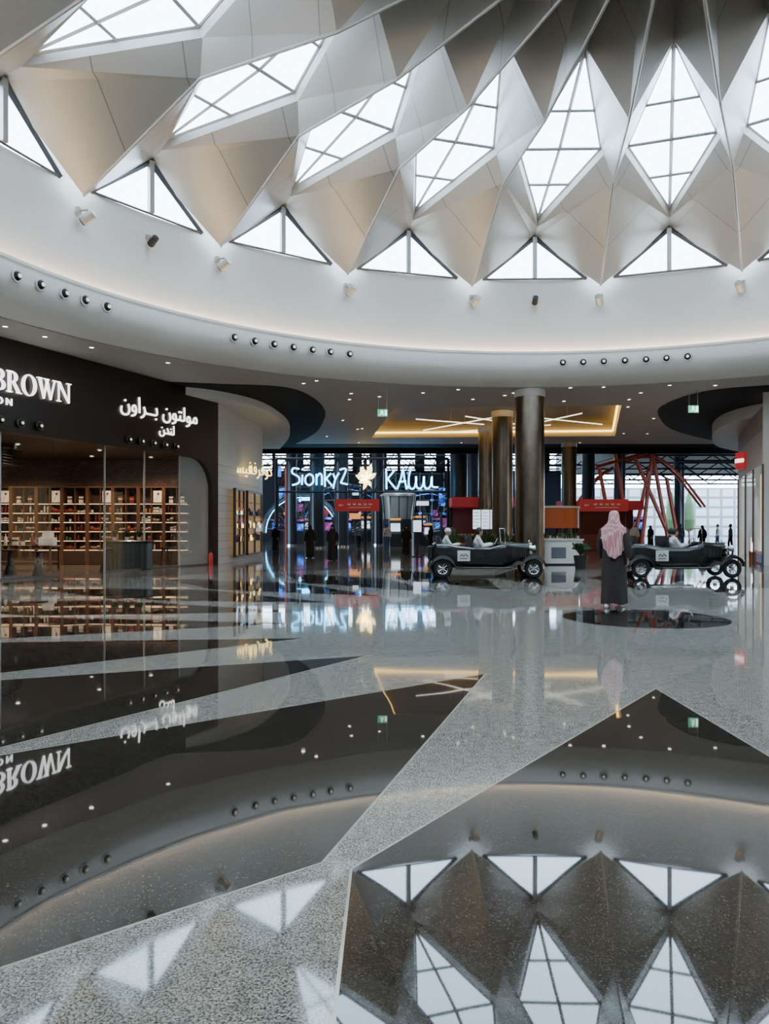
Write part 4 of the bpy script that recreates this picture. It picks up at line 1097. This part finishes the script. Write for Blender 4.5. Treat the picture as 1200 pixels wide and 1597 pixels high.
def walker(px,Y,k,rz,lab,scarfk=None,h=1.0,trousers=None):
    o=place('person',walker.body[bool(trousers)],(X(px,Y),Y,.004),rz,label=lab,cat='person',scale=(h,h,h))
    if trousers:
        place('shirt',walker.c[k],parent=o); place('trousers',walker.c[trousers],parent=o); place('hair',walker.hair,parent=o)
    else:
        if k not in walker.r: walker.r[k]=robe(Js,.05,k,.24,.2)
        place('robe',walker.r[k],parent=o)
        if scarfk: 
            if scarfk not in walker.s: walker.s[scarfk]=scarf(Js,scarfk,.03,.5)
            place('headscarf',walker.s[scarfk],parent=o)
        else: place('hair',walker.hair,parent=o)
    place('shoes',walker.sh[bool(trousers)],parent=o); place('eyes',walker.ey,parent=o)
Js=stand_pose(.05,.05); Jw=stand_pose(.12,.05)
walker.body={False:body_mesh(Js,.014),True:body_mesh(Jw,.014)}
walker.c={'grey_cloth':cloth(Jw,UP,.012,'grey_cloth'),'robe_white':cloth(Jw,UP,.012,'robe_white'),'blue_cloth':cloth(Jw,LO,.012,'blue_cloth'),'black_t':cloth(Jw,LO,.012,'robe_black')}
walker.r={};walker.s={};walker.sh={False:shoes(Js,'robe_black'),True:shoes(Jw,'robe_black')};walker.ey=eyes(Js);walker.hair=hairm(Js)
walker(484,38.7,'robe_black',.4,'person in a long black robe and black headscarf standing','robe_black',.94)
walker(519,35.4,'robe_black',2.9,'person in a black robe seen from behind','robe_black',.95)
walker(634,43,'robe_black',3.3,'person in a black robe walking away','robe_black',.96)
walker(1140,52,'grey_cloth',1.4,'person in grey shirt and dark trousers walking',None,1,'black_t')
walker(1120,58,'robe_white',1.2,'person in white shirt and blue trousers walking',None,1,'blue_cloth')
walker(1096,50,'robe_black',.2,'person in a black robe by the ride entrance','robe_black',.95)
walker(1062,56,'grey_cloth',-.4,'person in grey shirt and blue trousers standing',None,1,'blue_cloth')
walker(1015,54,'robe_black',2.,'person in a black robe near the café kiosk','robe_black',.95)
walker(990,50,'robe_white',3,'person in a white robe by the café kiosk','robe_white',1.)
walker(560,56.8,'grey_cloth',.4,'person in grey shirt beside the arcade machines',None,1,'black_t')
walker(604,53,'robe_white',.1,'person in white shirt beside the arcade machines',None,1,'blue_cloth')
walker(672,52,'robe_black',1.,'person in a black robe near the arcade','robe_black',.95)
walker(705,41.2,'grey_cloth',-.9,'person in grey shirt at the food kiosk',None,1,'black_t')
walker(790,41,'robe_white',.9,'person in white shirt at the food kiosk',None,1,'black_t')
walker(430,50,'robe_black',2.8,'person in a black robe near the stone wall','robe_black',.95)

# ------------------------------------------------------------------ vintage carts
def section(x,hw,z0,z1,n=24,p=5.):
    pts=[]
    for j in range(n):
        t=2*math.pi*j/n; c=math.cos(t); s=math.sin(t)
        pts.append((x,hw*math.copysign(abs(c)**(2/p),c),(z0+z1)/2+(z1-z0)/2*math.copysign(abs(s)**(2/p),s)))
    return pts
def cart():
    e=empty('vintage_cart',(0,0,0),0,label='black vintage-style open electric passenger cart with running boards',cat='vehicle',group='black vintage-style passenger carts')
    mb=MB(); mb.loft([section(*q) for q in((-1.60,.52,.40,1.02),(-1.52,.57,.34,1.08),(-1.2,.60,.30,1.08),(-.9,.61,.30,1.02),(-.4,.61,.30,.96),(.1,.61,.30,.96),(.42,.58,.30,1.05),(.60,.54,.32,1.10))],'black')
    me=mb.mesh('tmp'); o=bpy.data.objects.new('tmp',me); col.objects.link(o)
    mb=MB(); mb.box((-.47,0,1.0),(1.85,.98,1.2),'black'); cme=mb.mesh('tmpc'); co=bpy.data.objects.new('tmpc',cme); col.objects.link(co)
    bo=o.modifiers.new('b','BOOLEAN'); bo.operation='DIFFERENCE'; bo.object=co; bo.solver='EXACT'
    dg=bpy.context.evaluated_depsgraph_get(); dg.update()
    out=bpy.data.meshes.new_from_object(o.evaluated_get(dg)); bpy.data.objects.remove(o); bpy.data.objects.remove(co)
    out.name='body'; place('body',out,parent=e)
    mb=MB(); mb.loft([section(*q) for q in((.58,.53,.34,1.10),(.75,.42,.38,1.09),(1.05,.35,.40,1.07),(1.36,.31,.42,1.04))],'black'); 
    for i in range(7): 
        for s in(-1,1): mb.box((.82+.065*i,s*(.405-.012*i),.76),(.02,.02,.26),'ring')
    mb.obj('hood',parent=e,smooth=True)
    mb=MB(); mb.loft([section(*q) for q in((1.35,.31,.40,1.08),(1.43,.31,.40,1.08))],'chrome')
    for i in range(9): mb.box((1.44,-.22+.055*i,.73),(.02,.014,.5),'black_m')
    mb.sph((1.39,0,1.11),.035,'chrome',10,6)
    mb.obj('grille',parent=e,smooth=True)
    for s in(-1,1):
        for cx,ext in((-1.34,0),(1.42,1)):
            mb=MB(); path=[]
            rf=.385
            for j in range(15):
                t=rad(175-165*j/14); path.append((cx+rf*math.cos(t),.29+rf*math.sin(t)))
            if ext: path=[(cx-.85,.33),(cx-.68,.38),(cx-.52,.50)]+path[2:]
            else: path=path+[(cx+.48,.34),(cx+.62,.33)]
            rings=[]
            for x,z in path:
                rings.append([(x,s*.42,z),(x,s*.45,z+.035),(x,s*.58,z+.05),(x,s*.70,z+.02),(x,s*.72,z-.08),(x,s*.705,z-.08),(x,s*.68,z),(x,s*.45,z-.005)])
            mb.loft(rings,'black'); mb.obj('fender',parent=e,smooth=True)
        mb=MB(); mb.bbox((.0,s*.66,.31),(1.50,.2,.04),'black_m',.01)
        for i in range(4): mb.box((0,s*(.59+.045*i),.335),(1.45,.012,.01),'chrome')
        mb.obj('running_board',parent=e)
        mb=MB(); c=(1.46,s*.45,.90); mb.lathe([(0,-.1),(.05,-.09),(.1,0),(.105,.03)],'chrome',18); 
        me=mb.mesh('headlamp',True); place('headlamp',me,c,rot=(0,rad(90),0),parent=e)
        mb=MB(); mb.cyl(c,(1.42,s*.28,.80),.015,.015,'chrome',8); mb.sph((1.485,s*.45,.90),.095,'terr',14,8,(.25,1,1)); mb.obj('lamp_lens',parent=e)
        for cx in(-1.34,1.42):
            w_=empty('wheel',(cx,s*.60,.29),0,parent=e)
            mb=MB(); mb.torus((0,0,0),.225,.065,'rubber','Y',32,10); mb.obj('tyre',parent=w_,smooth=True)
            mb=MB(); mb.torus((0,0,0),.165,.018,'chrome','Y',28,8)
            for i in range(10):
                a=2*math.pi*i/10; mb.cyl((0.03*math.cos(a),0,.03*math.sin(a)),(.165*math.cos(a),0,.165*math.sin(a)),.012,.014,'chrome',6)
            mb.cyl((0,-.05,0),(0,.05,0),.05,.05,'chrome',16); mb.obj('rim',parent=w_,smooth=True)
    for x in (-.18,-1.12):
        mb=MB(); mb.bbox((x,0,.56),(.46,.94,.16),'leather',.04); mb.obj('seat',parent=e)
        mb=MB(); b=[]
        for z,o_,t in((.58,0,.12),(.85,-.04,.15),(1.16,-.08,.14),(1.28,-.10,.07)):
            b.append([(x-.24+o_-t/2+(.02 if abs(q)>.4 else 0),q,z) for q in(-.47,-.4,-.2,0,.2,.4,.47)]+[(x-.24+o_+t/2-(.02 if abs(q)>.4 else 0),q,z) for q in(.47,.4,.2,0,-.2,-.4,-.47)])
        mb.loft(b,'leather'); mb.obj('backrest',parent=e,smooth=True)
    mb=MB(); mb.tube([(.58,-.48,1.03),(.55,-.48,1.50),(.55,.48,1.50),(.58,.48,1.03)],.016,'chrome',8); mb.obj('windshield_frame',parent=e)
    mb=MB(); mb.add([(.58,-.47,1.05),(.55,-.47,1.49),(.55,.47,1.49),(.58,.47,1.05)],[(0,1,2,3)],'dimglass'); mb.obj('windshield',parent=e)
    mb=MB(); mb.torus((0,0,0),.17,.014,'black_m','Z',28,8)
    for a in(0,2.1,4.2): mb.cyl((0,0,0),(.17*math.cos(a),.17*math.sin(a),0),.01,.01,'chrome',6)
    me=mb.mesh('steering_wheel',True); place('steering_wheel',me,(.30,-.26,1.06),rot=(0,rad(-62),0),parent=e)
    mb=MB(); mb.cyl((.30,-.26,1.06),(.56,-.26,.95),.018,.018,'black_m',8); mb.obj('steering_column',parent=e)
    mb=MB(); mb.tube([(1.72,-.6,.42),(1.76,-.3,.42),(1.76,.3,.42),(1.72,.6,.42)],.025,'chrome',8); mb.cyl((1.76,.0,.42),(1.4,0,.45),.02,.02,'chrome',6); mb.obj('bumper',parent=e)
    mb=MB(); mb.box((-.70,-.622,.68),(.38,.02,.32),'terr'); mb.obj('side_placard',parent=e)
    mb=MB(); mb.tube([(-.81,-.637,.66),(-.76,-.637,.73),(-.70,-.637,.66),(-.64,-.637,.74),(-.58,-.637,.66)],.016,'black_m',6); mb.box((-.70,-.637,.595),(.24,.008,.02),'black_m'); mb.obj('placard_emblem',parent=e)
    mb=MB(); mb.bbox((-1.68,0,.76),(.16,.7,.42),'black_m',.04); mb.obj('luggage_trunk',parent=e)
    return e
ct=cart(); c1=(X(759,23.4),23.9,0); ct.location=c1
c2=(X(1067,23.4),23.9,0); copy_tree(ct,c2,0)
Jd=sit_pose()
bodyS=body_mesh(Jd,.011); upS={k:cloth(Jd,UP,.014,k) for k in('robe_white','robe_black')}; loS={k:cloth(Jd,LO,.014,k) for k in('robe_white','grey_cloth')}
shS=shoes(Jd,'robe_black'); hrS=hairm(Jd); eyS=eyes(Jd)
def rider(base,dx,dy,u,l,lab,head,sc_=1.):
    o=place('person',bodyS,(base[0]+dx,base[1]+dy,.635),rad(-90),label=lab,cat='person',scale=(sc_,sc_,sc_))
    place('shirt',upS[u],parent=o); place('trousers',loS[l],parent=o); place('shoes',shS,parent=o); place('eyes',eyS,parent=o)
    mb=MB(); h=Vector(Jd['hd'])
    if head=='hair': place('hair',hrS,parent=o)
    else:
        mb.sph(h+Vector((0,-.01,.05)),.11,head,18,12,(.86,1,.85)); mb.torus((h.x,h.y,h.z+.04),.085,.02,head,'Z',20,8); mb.obj('head_wrap',parent=o,smooth=True)
rider(c1,-.20,-.26,'robe_white','robe_white','person in white clothes driving the open cart','hair',.94)
rider(c1,-.14,.28,'robe_white','grey_cloth','person in white shirt sitting beside the cart driver','hair',.97)
rider(c1,-1.14,.2,'robe_white','grey_cloth','person in white shirt sitting on the rear seat of the cart','robe_white',.95)
rider(c2,-.20,-.26,'robe_white','robe_white','person in white clothes driving the open cart','hair',.94)
rider(c2,-.10,.29,'robe_black','grey_cloth','person in a black jacket sitting beside the driver','hair',.95)
print('objects',len(bpy.data.objects))
